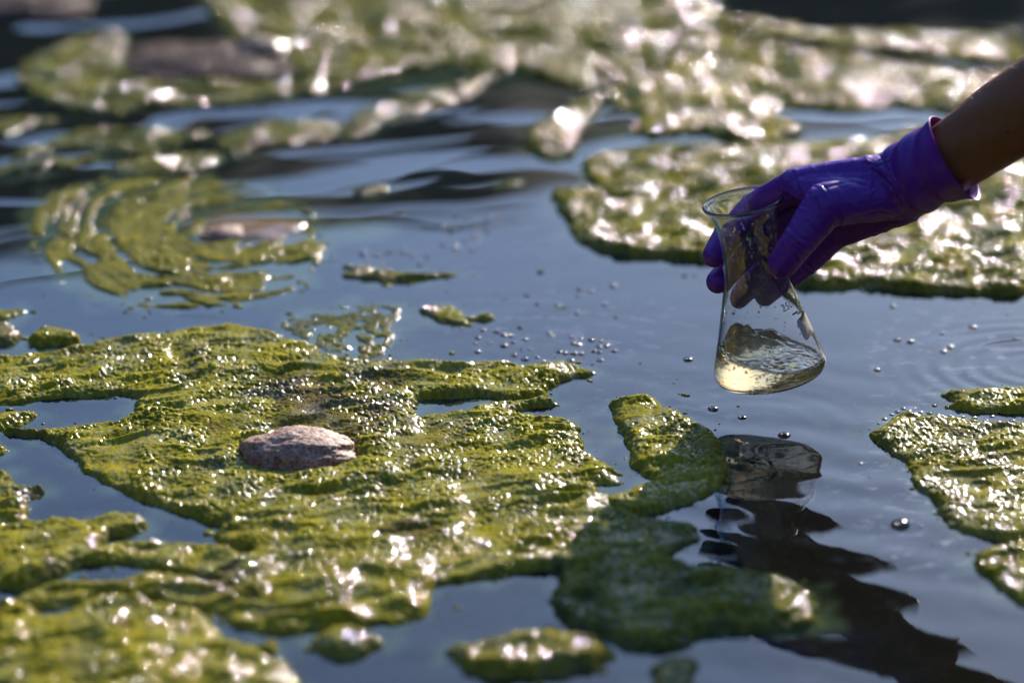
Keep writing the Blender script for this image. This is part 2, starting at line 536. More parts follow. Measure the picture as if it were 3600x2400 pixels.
POLYS = []
def mat_patch(name, label, poly_px, thick=6.0, edge=10.0, bumps=1.0, und=2.5, step=(0.72, 0.96), sparse=None, yellow=0.55,
              brown=0.0, teal=0.0, z0=0.0, smooth=1, seed=0, cat='algae mat', group=None, rag=1.0, brown_spots=(), cell=3.1, wet=1.0, fold=3.2, fold_dir=20):
    poly = [G(*p)[:2] for p in chaikin(poly_px, smooth)]
    P = np.array(poly)
    x0, y0 = P.min(0) - 8
    x1, y1 = P.max(0) + 8
    x0 = max(x0, -520); x1 = min(x1, 520); y0 = max(y0, YN - 40); y1 = min(y1, YT + 150)
    xs = np.arange(x0, x1, step[0]); ys = np.arange(y0, y1, step[1])
    X, Y = np.meshgrid(xs, ys)
    X = X + rng.uniform(-.22, .22, X.shape) * step[0]
    Y = Y + rng.uniform(-.22, .22, Y.shape) * step[1]
    sd = poly_sd(X, Y, poly)
    sd = sd + rag * (3.6 * fbm(X / 16, Y / 20, 2, 50) + 1.6 * perlin(X / 4.2, Y / 5.0, 51) + 0.9 * perlin(X / 2.1, Y / 2.6, 49))
    POLYS.append(poly)
    if sparse is not None:
        thr, sc, nfun = sparse
        nv = nfun(X, Y) if nfun else fbm(X / 15, Y / 24, 3, 60 + seed)
        sd = np.minimum(sd, sc * (nv - thr))
    # keep clear of the stone in the main mat
    rk = np.hypot((X - ROCK_C[0]) / 47, (Y - ROCK_C[1]) / 37)
    sd = np.minimum(sd, (rk - 0.87) * 40 + 2.5 * perlin(X / 7, Y / 7, 77))
    t = np.clip((sd + 1.5) / edge, 0, 1)
    prof = 1 - (1 - t) ** 2.2
    wx = X + 2.2 * perlin(X / 9, Y / 9, 52); wy = Y + 2.8 * perlin(X / 9, Y / 9, 53)
    d1, id1 = worley(wx / cell, wy / (cell * 1.25), 54)
    d2, id2 = worley(wx / (cell * .46), wy / (cell * .56), 55)
    dome1 = (1.25 * np.sqrt(np.clip(0.62 - d1, 0.0004, 1)) / 0.787 - 0.15 * d1) * (0.5 + 0.8 * id1)
    dome2 = (1 - d2 / 0.5) * (0.35 + 0.9 * id2)
    amt = np.clip(0.75 + 0.75 * fbm(X / 46, Y / 60, 2, 56), 0.25, 1.5)
    big = fbm(X / 70, Y / 95, 3, 57)
    mid = perlin(X / 20, Y / 27, 58)
    ca, sa_ = math.cos(R(fold_dir)), math.sin(R(fold_dir))
    fu = X * ca + Y * sa_ + 9 * perlin(X / 45, Y / 60, 67); fv = -X * sa_ + Y * ca + 12 * perlin(X / 50, Y / 55, 68)
    ridge = 1 - np.abs(perlin(fu / 75, fv / 27, 69)) * 2.2
    folds = fold * np.clip(sd / 14, 0, 1) * (np.clip(ridge, -0.2, 1) * 0.9 + 0.5 * perlin(fu / 34, fv / 13, 74))
    H = folds - 1.6 + thick * prof + t * (und * big + 0.42 * und * mid) + bumps * amt * (0.25 + 0.75 * t) * cell * (0.44 * dome1 + 0.10 * dome2)
    H = np.where(sd < -0.5, np.minimum(H, -0.6 + 0.4 * H), H)
    Z = H + wave(X, Y) + z0
    keep = sd > -2.2
    fk = keep[:-1, :-1] & keep[:-1, 1:] & keep[1:, 1:] & keep[1:, :-1]
    ny, nx = X.shape
    idx = np.arange(nx * ny).reshape(ny, nx)
    F = np.stack([idx[:-1, :-1], idx[:-1, 1:], idx[1:, 1:], idx[1:, :-1]], -1)[fk]
    used = np.unique(F)
    remap = np.full(nx * ny, -1, dtype=np.int64)
    remap[used] = np.arange(len(used))
    V = np.stack([X.ravel(), Y.ravel(), Z.ravel()], 1)[used] / 1000
    org = np.array([P[:, 0].mean(), P[:, 1].mean(), 0]) / 1000
    o = new_mesh(name, V - org, remap[F], M_ALGAE)
    o.location = org
    tint = np.zeros((ny, nx, 4))
    tint[..., 3] = np.clip(wet * (0.82 + 0.9 * fbm(X / 33, Y / 45, 2, 66)), 0, 1.3)
    tint[..., 0] = np.clip(yellow + 0.16 * np.clip(folds / 3, -1, 1) + 0.40 * fbm(X / 38, Y / 50, 3, 61) + 0.42 * (dome1 - 0.5) + 0.15 * (id1 - .5), 0, 1)  # yellower folds; lit bubble tops and dark gaps painted into the tint
    br = brown + np.clip(fbm(X / 30, Y / 42, 3, 62) - 0.30, 0, 1) * 1.3
    px, py = PROJ(X, Y)
    for (bx, by, brad, bam) in brown_spots:
        d = np.sqrt(((px - bx) / brad) ** 2 + ((py - by) / (brad * 0.45)) ** 2) + 0.5 * fbm(X / 14, Y / 18, 2, 63)
        br = br + bam * sstep(1.1, 0.4, d)
    tint[..., 1] = np.clip(br, 0, 0.95)
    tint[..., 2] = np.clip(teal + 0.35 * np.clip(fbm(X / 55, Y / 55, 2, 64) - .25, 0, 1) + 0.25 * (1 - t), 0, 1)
    color_attr(o, 'tint', tint.reshape(-1, 4)[used])
    tag(o, label, cat, group)
    return o

MAIN = (C(0, 800, [(-80, 900), (120, 905), (200, 890), (330, 866), (560, 840), (700, 808), (840, 768), (1000, 760), (1150, 742), (1260, 716), (1400, 696), (1520, 690),
                   (1650, 705), (1800, 722), (1900, 748), (2000, 790), (2130, 806), (2215, 850), (2200, 890), (2290, 878)]) +
        C(1200, 800, [(0, 940), (130, 930), (250, 925), (400, 925), (640, 930), (850, 940), (1000, 940), (1150, 950), (1300, 960), (1450, 950), (1540, 936), (1650, 962),
                      (1750, 1002), (1720, 1022), (1600, 1042), (1490, 1072), (1430, 1100), (1395, 1130), (1415, 1170), (1390, 1188), (1300, 1192), (1200, 1204), (1120, 1204), (1080, 1186),
                      (1000, 1172), (880, 1176), (700, 1182), (560, 1178), (520, 1200), (500, 1240), (520, 1290), (515, 1312), (560, 1318), (700, 1298), (850, 1278), (950, 1248),
                      (1080, 1220), (1200, 1208), (1330, 1196), (1420, 1190), (1512, 1220), (1440, 1236), (1330, 1242), (1250, 1262), (1200, 1288), (1230, 1304), (1300, 1312), (1400, 1330),
                      (1500, 1336), (1580, 1346), (1655, 1386), (1640, 1420), (1668, 1440), (1650, 1480), (1672, 1540)]) +
        C(1200, 1600, [(1690, 0), (1750, 48), (1830, 68), (1900, 103), (1925, 130), (1890, 150), (1912, 190), (1880, 216), (1790, 216), (1745, 196), (1752, 230), (1770, 278),
                       (1850, 290), (1880, 350), (1800, 440), (1760, 560), (1640, 660), (1540, 740), (1450, 790), (1300, 802), (1100, 830), (950, 862), (850, 880),
                       (750, 884), (650, 916), (605, 940), (622, 1000), (600, 1080), (520, 1130), (420, 1160), (300, 1176), (150, 1182), (0, 1182)]) +
        C(0, 1600, [(2250, 1200), (2050, 1240), (1900, 1242), (1750, 1212), (1600, 1172), (1510, 1112), (1400, 1066), (1200, 1050), (1080, 1020), (950, 1012), (800, 1000),
                    (600, 1000), (300, 1080), (110, 1060), (50, 1015), (110, 1000), (300, 930), (480, 880), (620, 888), (820, 888), (900, 858), (1040, 826), (1200, 818), (1330, 842), (1440, 885),
                    (1510, 905), (1440, 862), (1330, 822), (1180, 808), (1060, 790), (900, 756), (780, 742), (640, 748), (560, 742), (600, 680), (720, 640), (880, 630), (1000, 603), (1100, 598), (1300, 612),
                    (1500, 636), (1650, 690), (1740, 694), (1600, 655), (1505, 620), (1468, 560), (1565, 496), (1400, 460), (1250, 410), (1100, 370), (960, 310), (820, 250), (680, 180),
                    (560, 90), (470, 0)]) +
        C(0, 800, [(380, 1500), (300, 1472), (260, 1442), (150, 1442), (60, 1424), (20, 1406), (150, 1398), (260, 1408), (380, 1403), (500, 1383), (650, 1368), (800, 1343), (880, 1318),
                   (912, 1280), (930, 1220), (962, 1182), (900, 1165), (800, 1150), (650, 1165), (520, 1175), (340, 1180), (180, 1206), (60, 1226), (-80, 1232)]))

mat_patch('algae_mat', 'largest bright green bubbly algae mat, wrapped around the brown stone', MAIN, thick=5.5, und=3.4, seed=1, yellow=.52,
          brown_spots=((1020, 1390, 180, .8), (1330, 1350, 150, .6), (1180, 1480, 260, .7), (1450, 1890, 130, .7), (780, 2070, 160, .6), (1500, 1560, 200, .35), (100, 1520, 120, .6)))
mat_patch('algae_mat', 'green algae mat with a pointed arm at the left edge, above the narrow dark pool',
          C(0, 1600, [(-80, 130), (40, 145), (95, 182), (70, 212), (160, 240), (320, 240), (280, 272), (200, 285), (190, 330), (180, 370), (212, 410), (190, 460), (260, 466), (500, 474), (640, 464),
                      (740, 430), (860, 418), (1008, 468), (1000, 512), (850, 560), (740, 580), (720, 650), (640, 720), (560, 752), (460, 800), (380, 850), (270, 905), (130, 932), (-80, 915)]),
          thick=6, und=4, z0=.3, seed=2, yellow=.62, brown_spots=((140, 1740, 120, .5),))
mat_patch('algae_mat', 'soft blurred green algae mat filling the bottom left corner',
          C(0, 1600, [(-80, 1030), (60, 1040), (240, 1090), (250, 1130), (330, 1150), (450, 1100), (600, 1030), (850, 1030), (1000, 1060), (1100, 1092), (1250, 1115), (1380, 1118), (1450, 1170),
                      (1540, 1260), (1560, 1300), (1650, 1330), (1750, 1350), (1850, 1308), (1912, 1330), (1880, 1372), (1740, 1390), (1850, 1420), (1960, 1470), (2035, 1540), (2100, 1700), (-80, 1800)]),
          thick=8, und=4.5, z0=.6, seed=3, yellow=.7, step=(.95, 1.25), cell=4.2)
mat_patch('algae_mat', 'curved horn of green algae mat left of the reflected flask, half in shadow',
          [(2144, 1425), (2195, 1412), (2266, 1405), (2312, 1418), (2328, 1438), (2378, 1453), (2400, 1470), (2438, 1486), (2466, 1501), (2497, 1519), (2520, 1542), (2533, 1560), (2543, 1583), (2548, 1603),
           (2555, 1629), (2560, 1654), (2553, 1680), (2533, 1705), (2510, 1726), (2471, 1746), (2438, 1766), (2400, 1768), (2347, 1794), (2307, 1804), (2250, 1818), (2180, 1810), (2110, 1770),
           (2169, 1740), (2215, 1733), (2261, 1710), (2292, 1687), (2246, 1656), (2210, 1636), (2205, 1615), (2220, 1586), (2195, 1555), (2190, 1530), (2169, 1514), (2180, 1499), (2164, 1478), (2144, 1456), (2159, 1438)],
          thick=6, und=2.5, z0=.25, seed=4, yellow=.55, step=(.9, 1.2), brown_spots=((2480, 1600, 130, .5),), rag=.8)
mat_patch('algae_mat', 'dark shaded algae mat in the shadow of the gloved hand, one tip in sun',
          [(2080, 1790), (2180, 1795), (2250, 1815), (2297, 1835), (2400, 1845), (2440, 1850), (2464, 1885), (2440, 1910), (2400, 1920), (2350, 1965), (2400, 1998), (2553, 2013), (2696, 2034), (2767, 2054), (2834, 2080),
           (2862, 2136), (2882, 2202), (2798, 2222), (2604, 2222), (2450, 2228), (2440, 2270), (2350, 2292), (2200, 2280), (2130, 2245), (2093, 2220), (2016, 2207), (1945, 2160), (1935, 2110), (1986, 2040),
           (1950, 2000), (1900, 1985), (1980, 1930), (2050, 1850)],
          thick=6, und=3.5, z0=.4, seed=5, yellow=.16, step=(.8, 1.1), teal=.2, cell=3.8, fold=4.5)  # low yellow and added teal paint the hand's shade into the mat colour
mat_patch('algae_mat', 'sparkling green algae mat beside the right edge, level with the reflected flask',
          [(3050, 1535), (3089, 1504), (3140, 1468), (3196, 1455), (3267, 1463), (3344, 1468), (3420, 1489), (3700, 1500), (3700, 1905), (3574, 1911), (3520, 1906), (3446, 1886), (3369, 1870), (3344, 1850), (3318, 1819),
           (3278, 1773), (3267, 1743), (3216, 1717), (3206, 1666), (3175, 1625), (3140, 1600), (3114, 1580)], thick=5, und=1.5, seed=6, yellow=.72, step=(.8, 1.1), cell=3.2, brown=.2, wet=1.6)
mat_patch('algae_mat', 'small green algae mat at the right edge, just above the sparkling one',
          [(3316, 1435), (3334, 1422), (3349, 1407), (3316, 1389), (3344, 1379), (3446, 1373), (3700, 1376), (3700, 1458), (3420, 1450)], thick=5, und=1.5, seed=7, yellow=.7, step=(.9, 1.2), cell=3.4)
mat_patch('algae_mat', 'lowest algae mat on the right edge, wedge shaped',
          [(3418, 1967), (3471, 1937), (3548, 1921), (3700, 1914), (3700, 2170), (3548, 2100), (3497, 2059), (3451, 2018)], thick=6, und=2, seed=8, yellow=.55, cell=3.6)
mat_patch('algae_islet', 'brown edged algae islet with bright glints near the bottom centre',
          C(1200, 1600, [(715, 1380), (780, 1330), (950, 1310), (1080, 1280), (1200, 1250), (1400, 1240), (1600, 1250), (1750, 1263), (1845, 1320), (1865, 1400), (1800, 1450), (1600, 1490), (1400, 1530), (1200, 1545),
                         (1000, 1545), (900, 1512), (800, 1440)]), thick=8, edge=14, und=3, seed=9, yellow=.6, brown=.3, step=(.9, 1.2), cell=4, cat='algae islet')
mat_patch('algae_islet', 'small rounded green algae islet below the largest mat',
          [(1096, 2265), (1125, 2235), (1165, 2220), (1240, 2220), (1300, 2240), (1352, 2255), (1352, 2275), (1290, 2295), (1220, 2312), (1150, 2312), (1110, 2290)], thick=8, edge=12, und=2, seed=10, yellow=.65,
          brown=.1, cat='algae islet')
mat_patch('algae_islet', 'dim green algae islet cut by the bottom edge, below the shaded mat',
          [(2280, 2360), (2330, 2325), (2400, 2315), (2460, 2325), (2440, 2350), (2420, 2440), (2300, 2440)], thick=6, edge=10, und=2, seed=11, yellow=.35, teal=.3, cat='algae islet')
mat_patch('algae_islet', 'pointed algae islet at the left edge beside the small lagoon',
          C(0, 800, [(-80, 1290), (100, 1285), (275, 1274), (230, 1310), (200, 1350), (100, 1385), (-80, 1398)]), thick=4, und=1.5, seed=12, yellow=.6, cat='algae islet')
mat_patch('algae_islet', 'tiny olive algae islet at the left edge by the dark channel', [(-60, 1550), (20, 1572), (52, 1585), (20, 1600), (-60, 1606)], thick=4, und=1, seed=13, yellow=.5, brown=.25, cat='algae islet')
mat_patch('algae_islet', 'brown algae clump at the left edge beside the oval green islet', [(-60, 1150), (20, 1152), (60, 1165), (80, 1185), (60, 1205), (20, 1218), (-60, 1218)], thick=7, und=2, seed=14, yellow=.4, brown=.6, cat='algae islet')
mat_patch('algae_islet', 'oval green algae islet just above the left end of the largest mat', [(86, 1192), (130, 1172), (180, 1165), (230, 1172), (270, 1180), (287, 1200), (230, 1215), (150, 1221), (100, 1213)], thick=6, und=2, seed=15, yellow=.5, cat='algae islet')
mat_patch('algae_islet', 'thin dark green algae wisp at the left edge below the swirl', [(-60, 1088), (50, 1090), (105, 1093), (60, 1110), (20, 1130), (-60, 1136)], thick=3, und=1, seed=16, yellow=.35, cat='algae islet')
mat_patch('algae_film', 'thin half sunken algae film touching the top of the largest mat',
          [(975, 1128), (1050, 1112), (1180, 1083), (1280, 1070), (1400, 1073), (1428, 1095), (1400, 1125), (1380, 1160), (1400, 1200), (1330, 1262), (1250, 1275), (1160, 1262), (1100, 1210), (1000, 1170)],
          thick=1.9, edge=9, und=.6, fold=.4, bumps=.7, seed=17, yellow=.4, teal=.55, sparse=(-.26, 22, None), cat='algae film')
mat_patch('algae_islet', 'comma shaped algae islet beside the thin film, near the bubble cluster',
          [(1471, 1090), (1530, 1077), (1590, 1074), (1622, 1105), (1650, 1116), (1670, 1116), (1700, 1106), (1735, 1120), (1720, 1132), (1670, 1130), (1620, 1147), (1560, 1140), (1510, 1115)],
          thick=3.5, edge=8, und=1, seed=18, yellow=.5, teal=.2, cat='algae islet')
mat_patch('algae_islet', 'long thin olive algae strip adrift in open blue water above the comma shaped one',
          [(1190, 933), (1280, 940), (1340, 958), (1400, 963), (1480, 970), (1560, 958), (1630, 968), (1560, 977), (1480, 987), (1400, 992), (1370, 1000), (1320, 987), (1240, 976), (1195, 972), (1240, 958)],
          thick=3.5, edge=8, und=1, seed=19, yellow=.5, brown=.45, cat='algae islet')
mat_patch('algae_islet', 'small dark oval algae fleck between the swirl and the far waves', [(1235, 680), (1280, 662), (1340, 658), (1372, 668), (1340, 680), (1260, 690)], thick=4, edge=8, und=1, seed=20, yellow=.3, cat='algae islet')
mat_patch('algae_islet', 'smaller dark algae fleck right of the oval one', [(1755, 652), (1790, 638), (1840, 634), (1835, 645), (1780, 658)], thick=3, edge=8, und=.6, seed=21, yellow=.3, cat='algae islet')

# swirl of algae around sunken stones
SWC = G(800, 830)
def swirl_noise(X, Y):
    dx = X - SWC[0]; dy = Y - SWC[1]
    r = np.hypot(dx, dy * 0.82) + 0.0001
    th = np.arctan2(dy, dx)
    r2 = r + 9 * th + 14 * fbm(X / 60, Y / 90, 2, 71)
    n = 0.85 * fbm(r2 / 21, th * r.clip(40, 400) / 75 + 11, 3, 70) + 0.35 * fbm(X / 30, Y / 42, 3, 72)
    px, py = PROJ(X, Y)
    dens = 0.42 * np.exp(-(((px - 560) / 300) ** 2 + ((py - 850) / 130) ** 2)) - 0.12 * sstep(300, 560, np.hypot((px - 720), (py - 850) * 2.0))
    hole = 0.9 * np.exp(-(((px - 850) / 210) ** 2 + ((py - 795) / 48) ** 2))
    return n + dens - hole
mat_patch('algae_swirl', 'swirl of streaked algae curling around the sunken brown stones',
          [(110, 760), (150, 690), (260, 648), (400, 635), (520, 615), (640, 600), (800, 635), (960, 675), (1090, 720), (1135, 800), (1145, 900), (1100, 960), (1060, 1015), (900, 1060), (700, 1085), (500, 1085), (350, 1060),
           (230, 1010), (140, 900), (95, 850)], thick=2.2, edge=9, und=.8, fold=.8, bumps=.8, rag=.5, wet=.5, seed=22, yellow=.5, teal=.3, sparse=(-.13, 24, swirl_noise), step=(1.1, 1.5), cell=4.5, cat='algae swirl', brown=.1)

# far, rippled water: bands of algae carried on the waves
FAR = dict(step=(1.3, 1.8), cell=4.2, edge=7, wet=.86, bumps=1.35, rag=1.9)
mat_patch('algae_mat', 'rounded green algae mat on the dark waves at far left',
          C(0, 0, [(190, 440), (330, 370), (430, 300), (560, 260), (720, 200), (850, 230), (880, 330), (850, 420), (960, 480), (1000, 540), (1100, 560), (1300, 560), (1500, 560), (1750, 590), (2000, 590), (2200, 560), (2400, 550),
                   (2400, 610), (2100, 640), (1800, 655), (1500, 685), (1300, 690), (1050, 715), (900, 765), (700, 785), (450, 775), (330, 735), (220, 655), (130, 575), (140, 510)]),
          thick=4, und=2, seed=23, yellow=.42, teal=.35, **FAR)
mat_patch('algae_mat', 'olive and green algae mat along the top edge left of the dark blue water',
          [(640, -60), (760, 70), (790, 140), (880, 170), (1000, 200), (1060, 280), (1180, 300), (1300, 290), (1420, 255), (1500, 240), (1600, 235), (1740, 260), (1850, 265), (1960, 300), (2050, 325), (2200, 310), (2350, 260),
           (2330, 150), (2500, 90), (2560, 40), (2430, -10), (2400, -80)], thick=4, und=3.5, seed=24, yellow=.5, teal=.2, brown=.12, **FAR)
mat_patch('algae_mat', 'glittering algae mat behind the wrist, between two pale streaks of water',
          [(2080, 330), (2200, 310), (2350, 260), (2340, 160), (2480, 110), (2660, 150), (2850, 190), (3100, 225), (3300, 250), (3420, 270), (3700, 262), (3700, 420), (3300, 400), (3180, 370), (3000, 400), (2800, 380), (2700, 395),
           (2760, 430), (2850, 470), (2700, 505), (2550, 495), (2450, 465), (2330, 485), (2200, 470), (2260, 420), (2180, 380)], thick=4, und=3.5, seed=25, yellow=.5, brown=.12, **FAR)
mat_patch('algae_mat', 'farthest glittering algae mat on the right, bordering the dark blue water',
          [(2480, 60), (2640, 75), (2700, 85), (2830, 108), (2960, 123), (3114, 118), (3420, 128), (3700, 125), (3700, 240), (3420, 225), (3200, 190), (3000, 180), (2850, 150), (2700, 140), (2560, 110)],
          thick=4, und=2.5, seed=26, yellow=.5, brown=.1, **FAR)
mat_patch('algae_mat', 'big sparkling algae mat behind the flask and gloved hand',
          [(1933, 690), (1965, 675), (2040, 680), (2095, 668), (2075, 630), (2047, 600), (2055, 575), (2100, 550), (2200, 535), (2320, 525), (2450, 520), (2560, 530), (2640, 510), (2800, 510), (3000, 500), (3150, 480), (3300, 450),
           (3700, 420), (3700, 1045), (3318, 1035), (3165, 1024), (3040, 1010), (2885, 1017), (2810, 1010), (2640, 960), (2477, 922), (2400, 915), (2271, 905), (2169, 897), (2093, 877), (2037, 851), (2001, 815), (1990, 780), (1965, 740)],
          thick=6, und=3.2, seed=27, yellow=.45, step=(1.0, 1.35), cell=3.9, brown=.1, wet=.95, bumps=1.25)
mat_patch('algae_mat', 'narrow algae mat trailing off the far mats into the blue water at top centre',
          [(1850, 480), (1900, 430), (1990, 400), (2040, 350), (2100, 335), (2120, 380), (2080, 430), (2040, 470), (2020, 540), (1960, 572), (1900, 562), (1850, 520)], thick=3.5, und=1.5, seed=28, yellow=.5, teal=.25, **FAR)
WB = 'bands of algae riding the far waves'
for k, (lab, pl) in enumerate((
        ('short pale algae band on the waves at the left edge', C(0, 0, [(-80, 830), (200, 818), (440, 830), (200, 885), (100, 925), (-80, 955)])),
        ('long pale algae band under the black wave trough at upper left', C(0, 0, [(60, 1130), (130, 1050), (300, 1000), (500, 930), (750, 905), (1100, 905), (1400, 925), (1500, 965), (1300, 995), (1100, 1045), (800, 1065), (650, 1025), (450, 1035), (250, 1085)])),
        ('short green algae band directly above the swirl', C(0, 0, [(760, 1165), (900, 1120), (1050, 1080), (1300, 1075), (1500, 1065), (1530, 1110), (1480, 1130), (1350, 1205), (1200, 1245), (1000, 1255), (800, 1240)])),
        ('slanting green algae band between two dark wave troughs', C(0, 0, [(1480, 965), (1700, 885), (1900, 845), (2352, 825), (2352, 965), (2000, 1005), (1750, 1055), (1550, 1115)])),
        ('thin green algae band in front of the grey pebbly stone', C(0, 0, [(1000, 690), (1300, 640), (1700, 610), (2100, 590), (2352, 570), (2352, 640), (2000, 690), (1600, 740), (1250, 760)])),
        ('dark green algae band at the left edge above the swirl', C(0, 0, [(-80, 1180), (120, 1140), (350, 1120), (600, 1090), (720, 1110), (560, 1150), (300, 1190), (100, 1230), (-80, 1250)])),
        ('algae band rising to the right towards the rippled navy water', C(1200, 0, [(0, 840), (200, 740), (400, 680), (600, 640), (800, 590), (950, 500), (1080, 465), (1060, 545), (960, 625), (800, 725), (600, 785), (300, 855), (100, 965), (0, 965)])))):
    mat_patch('algae_band', lab, pl, thick=2.6, und=1.2, seed=30 + k, yellow=.45, teal=.5, cat='algae band', group=WB, **FAR)

build_water()

# crumbs of algae torn off the mats
def crumbs():
    bm = bmesh.new()
    tmp = bmesh.new(); bmesh.ops.create_icosphere(tmp, subdivisions=1, radius=1.0)
    bv = np.array([v.co[:] for v in tmp.verts]); bf = [[v.index for v in f.verts] for f in tmp.faces]; tmp.free()
    V, F, T = [], [], []
    r3 = np.random.default_rng(12)
    spots = []
    for p in POLYS:
        q = np.array(p)
        per = np.hypot(*(np.roll(q, -1, 0) - q).T)
        n = int(per.sum() / 9)
        for k in range(n):
            i = r3.choice(len(q), p=per / per.sum())
            a = q[i] + (q[(i + 1) % len(q)] - q[i]) * r3.random()
            spots.append((a[0] + r3.normal() * 7, a[1] + r3.normal() * 9, r3.gamma(2.0, 0.45)))
    for k in range(120):
        g = G(r3.uniform(60, 2600), r3.uniform(640, 1500))
        spots.append((g[0], g[1], r3.gamma(1.6, 0.5)))
    xs = np.array(spots)
    zz = wave(xs[:, 0], xs[:, 1])
    for (x, y, s), z in zip(xs, zz):
        s = min(max(s, .35), 3.0)
        w = bv * (1 + .35 * r3.normal(size=(len(bv), 1))) * np.array([s * r3.uniform(.8, 2.0), s * r3.uniform(.8, 1.8), s * .55])
        a = r3.uniform(0, 6.28); c_, s_ = math.cos(a), math.sin(a)
        w = np.stack([w[:, 0] * c_ - w[:, 1] * s_, w[:, 0] * s_ + w[:, 1] * c_, w[:, 2]], 1) + np.array([x, y, z])
        b = len(V) * len(bv)
        V.append(w); F += [[i + b for i in f] for f in bf]
        T.append(np.tile([r3.uniform(.2, .8), r3.uniform(0, .7) ** 2, r3.uniform(0, .4), .7], (len(bv), 1)))
    bm.free()
    o = new_mesh('algae_crumbs', np.concatenate(V) / 1000, np.array(F), M_ALGAE)
    color_attr(o, 'tint', np.concatenate(T))
    o['kind'] = 'stuff'
    o['label'] = 'loose crumbs of algae floating round the mats'
crumbs()

# ------------------------------------------------------------------ stones
def stone(name, label, c, rx, ry, rz, mat, seed, sink=0.0, rough=0.12, cat='stone', fine=0.03):
    bm = bmesh.new()
    bmesh.ops.create_icosphere(bm, subdivisions=6, radius=1.0)
    V = np.array([v.co[:] for v in bm.verts])
    F = np.array([[v.index for v in f.verts] for f in bm.faces])
    bm.free()
    def n3(s, k):
        return (perlin(V[:, 0] * s + 3.1 * seed, V[:, 1] * s + 1.7 * V[:, 2] * s, k) + perlin(V[:, 2] * s - 2.3 * seed, V[:, 0] * s * .8 - V[:, 1] * s, k + 1)) * 0.5
    d = 1 + rough * 2.0 * n3(1.1, 80) + rough * n3(2.6, 82) + fine * n3(9, 84) + fine * .7 * n3(22, 86)
    V = V * d[:, None]
    V = np.sign(V) * np.abs(V) ** 0.94
    V = V * np.array([rx, ry, rz]) / 1000
    o = new_mesh(name, V, F, mat)
    o.location = (c[0] / 1000, c[1] / 1000, (c[2] - sink) / 1000)
    tag(o, label, cat)
    return o

stone('stone', 'rough brown stone poking out of the largest green mat', ROCK_C, 47, 36, 27, M_ROCK, 3, sink=6, rough=.085, fine=.04)
stone('stone', 'flat orange brown stone under the surface in the middle of the swirl', G(900, 800), 52, 50, 12, M_MUD, 5, sink=9.5)
stone('stone', 'small grey stone breaking the surface in the swirl', G(790, 825), 24, 20, 12, M_ROCK, 6, sink=5)
stone('stone', 'broad grey pebbly stone among the far waves at upper left', G(720, 225), 92, 88, 16, M_GRAVEL, 7, sink=3, rough=.16, fine=.06)
stone('stone', 'thin brown stick beside the broad grey stone', G(900, 195), 36, 30, 20, M_MUD, 8, sink=2)  # brown stick, given the shape of a rounded stone
stone('stone', 'grey stone in the top left corner', G(110, 25), 70, 60, 16, M_GRAVEL, 9, sink=3, rough=.16, fine=.06)

# ------------------------------------------------------------------ bubbles on the water
def bubble_mesh():
    V, F = [], []
    nu, nv = 14, 5
    for j in range(nv):
        a = (j / nv) * math.pi / 2
        for i in range(nu):
            b = i / nu * 2 * math.pi
            V.append((math.cos(a) * math.cos(b), math.cos(a) * math.sin(b), math.sin(a) * 0.62))
    V.append((0, 0, 0.62))
    base = len(V)
    for i in range(nu):
        b = i / nu * 2 * math.pi
        V.append((1.22 * math.cos(b), 1.22 * math.sin(b), -0.16))
    V.append((0, 0, -0.16))
    for j in range(nv - 1):
        for i in range(nu):
            F.append((j * nu + i, j * nu + (i + 1) % nu, (j + 1) * nu + (i + 1) % nu, (j + 1) * nu + i))
    for i in range(nu):
        F.append(((nv - 1) * nu + i, (nv - 1) * nu + (i + 1) % nu, nv * nu))
        F.append((base + i, base + (i + 1) % nu, (i + 1) % nu, i))
        F.append((base + (i + 1) % nu, base + i, base + nu))
    return V, F

_bv, _bf = bubble_mesh()
BUB = None
def bubble(px, py, rpx, label, group=None):
    global BUB
    p = G(px, py)
    if BUB is None:
        o = BUB = new_mesh('bubble', _bv, _bf, M_BUBBLE)
    else:
        o = BUB.copy()
        COL.objects.link(o)
        for k in ('group',):
            if k in o:
                del o[k]
    r = rpx / 3.6
    o.location = (p[0] / 1000, p[1] / 1000, (float(wave(np.array([p[0]]), np.array([p[1]]))[0])) / 1000)
    o.scale = (r / 1000 * random.uniform(.95, 1.25), r / 1000 * random.uniform(.95, 1.3), r / 1000 * random.uniform(.8, 1.0))
    o.rotation_euler = (0, 0, random.uniform(0, 6.28))
    tag(o, label, 'bubble', group)

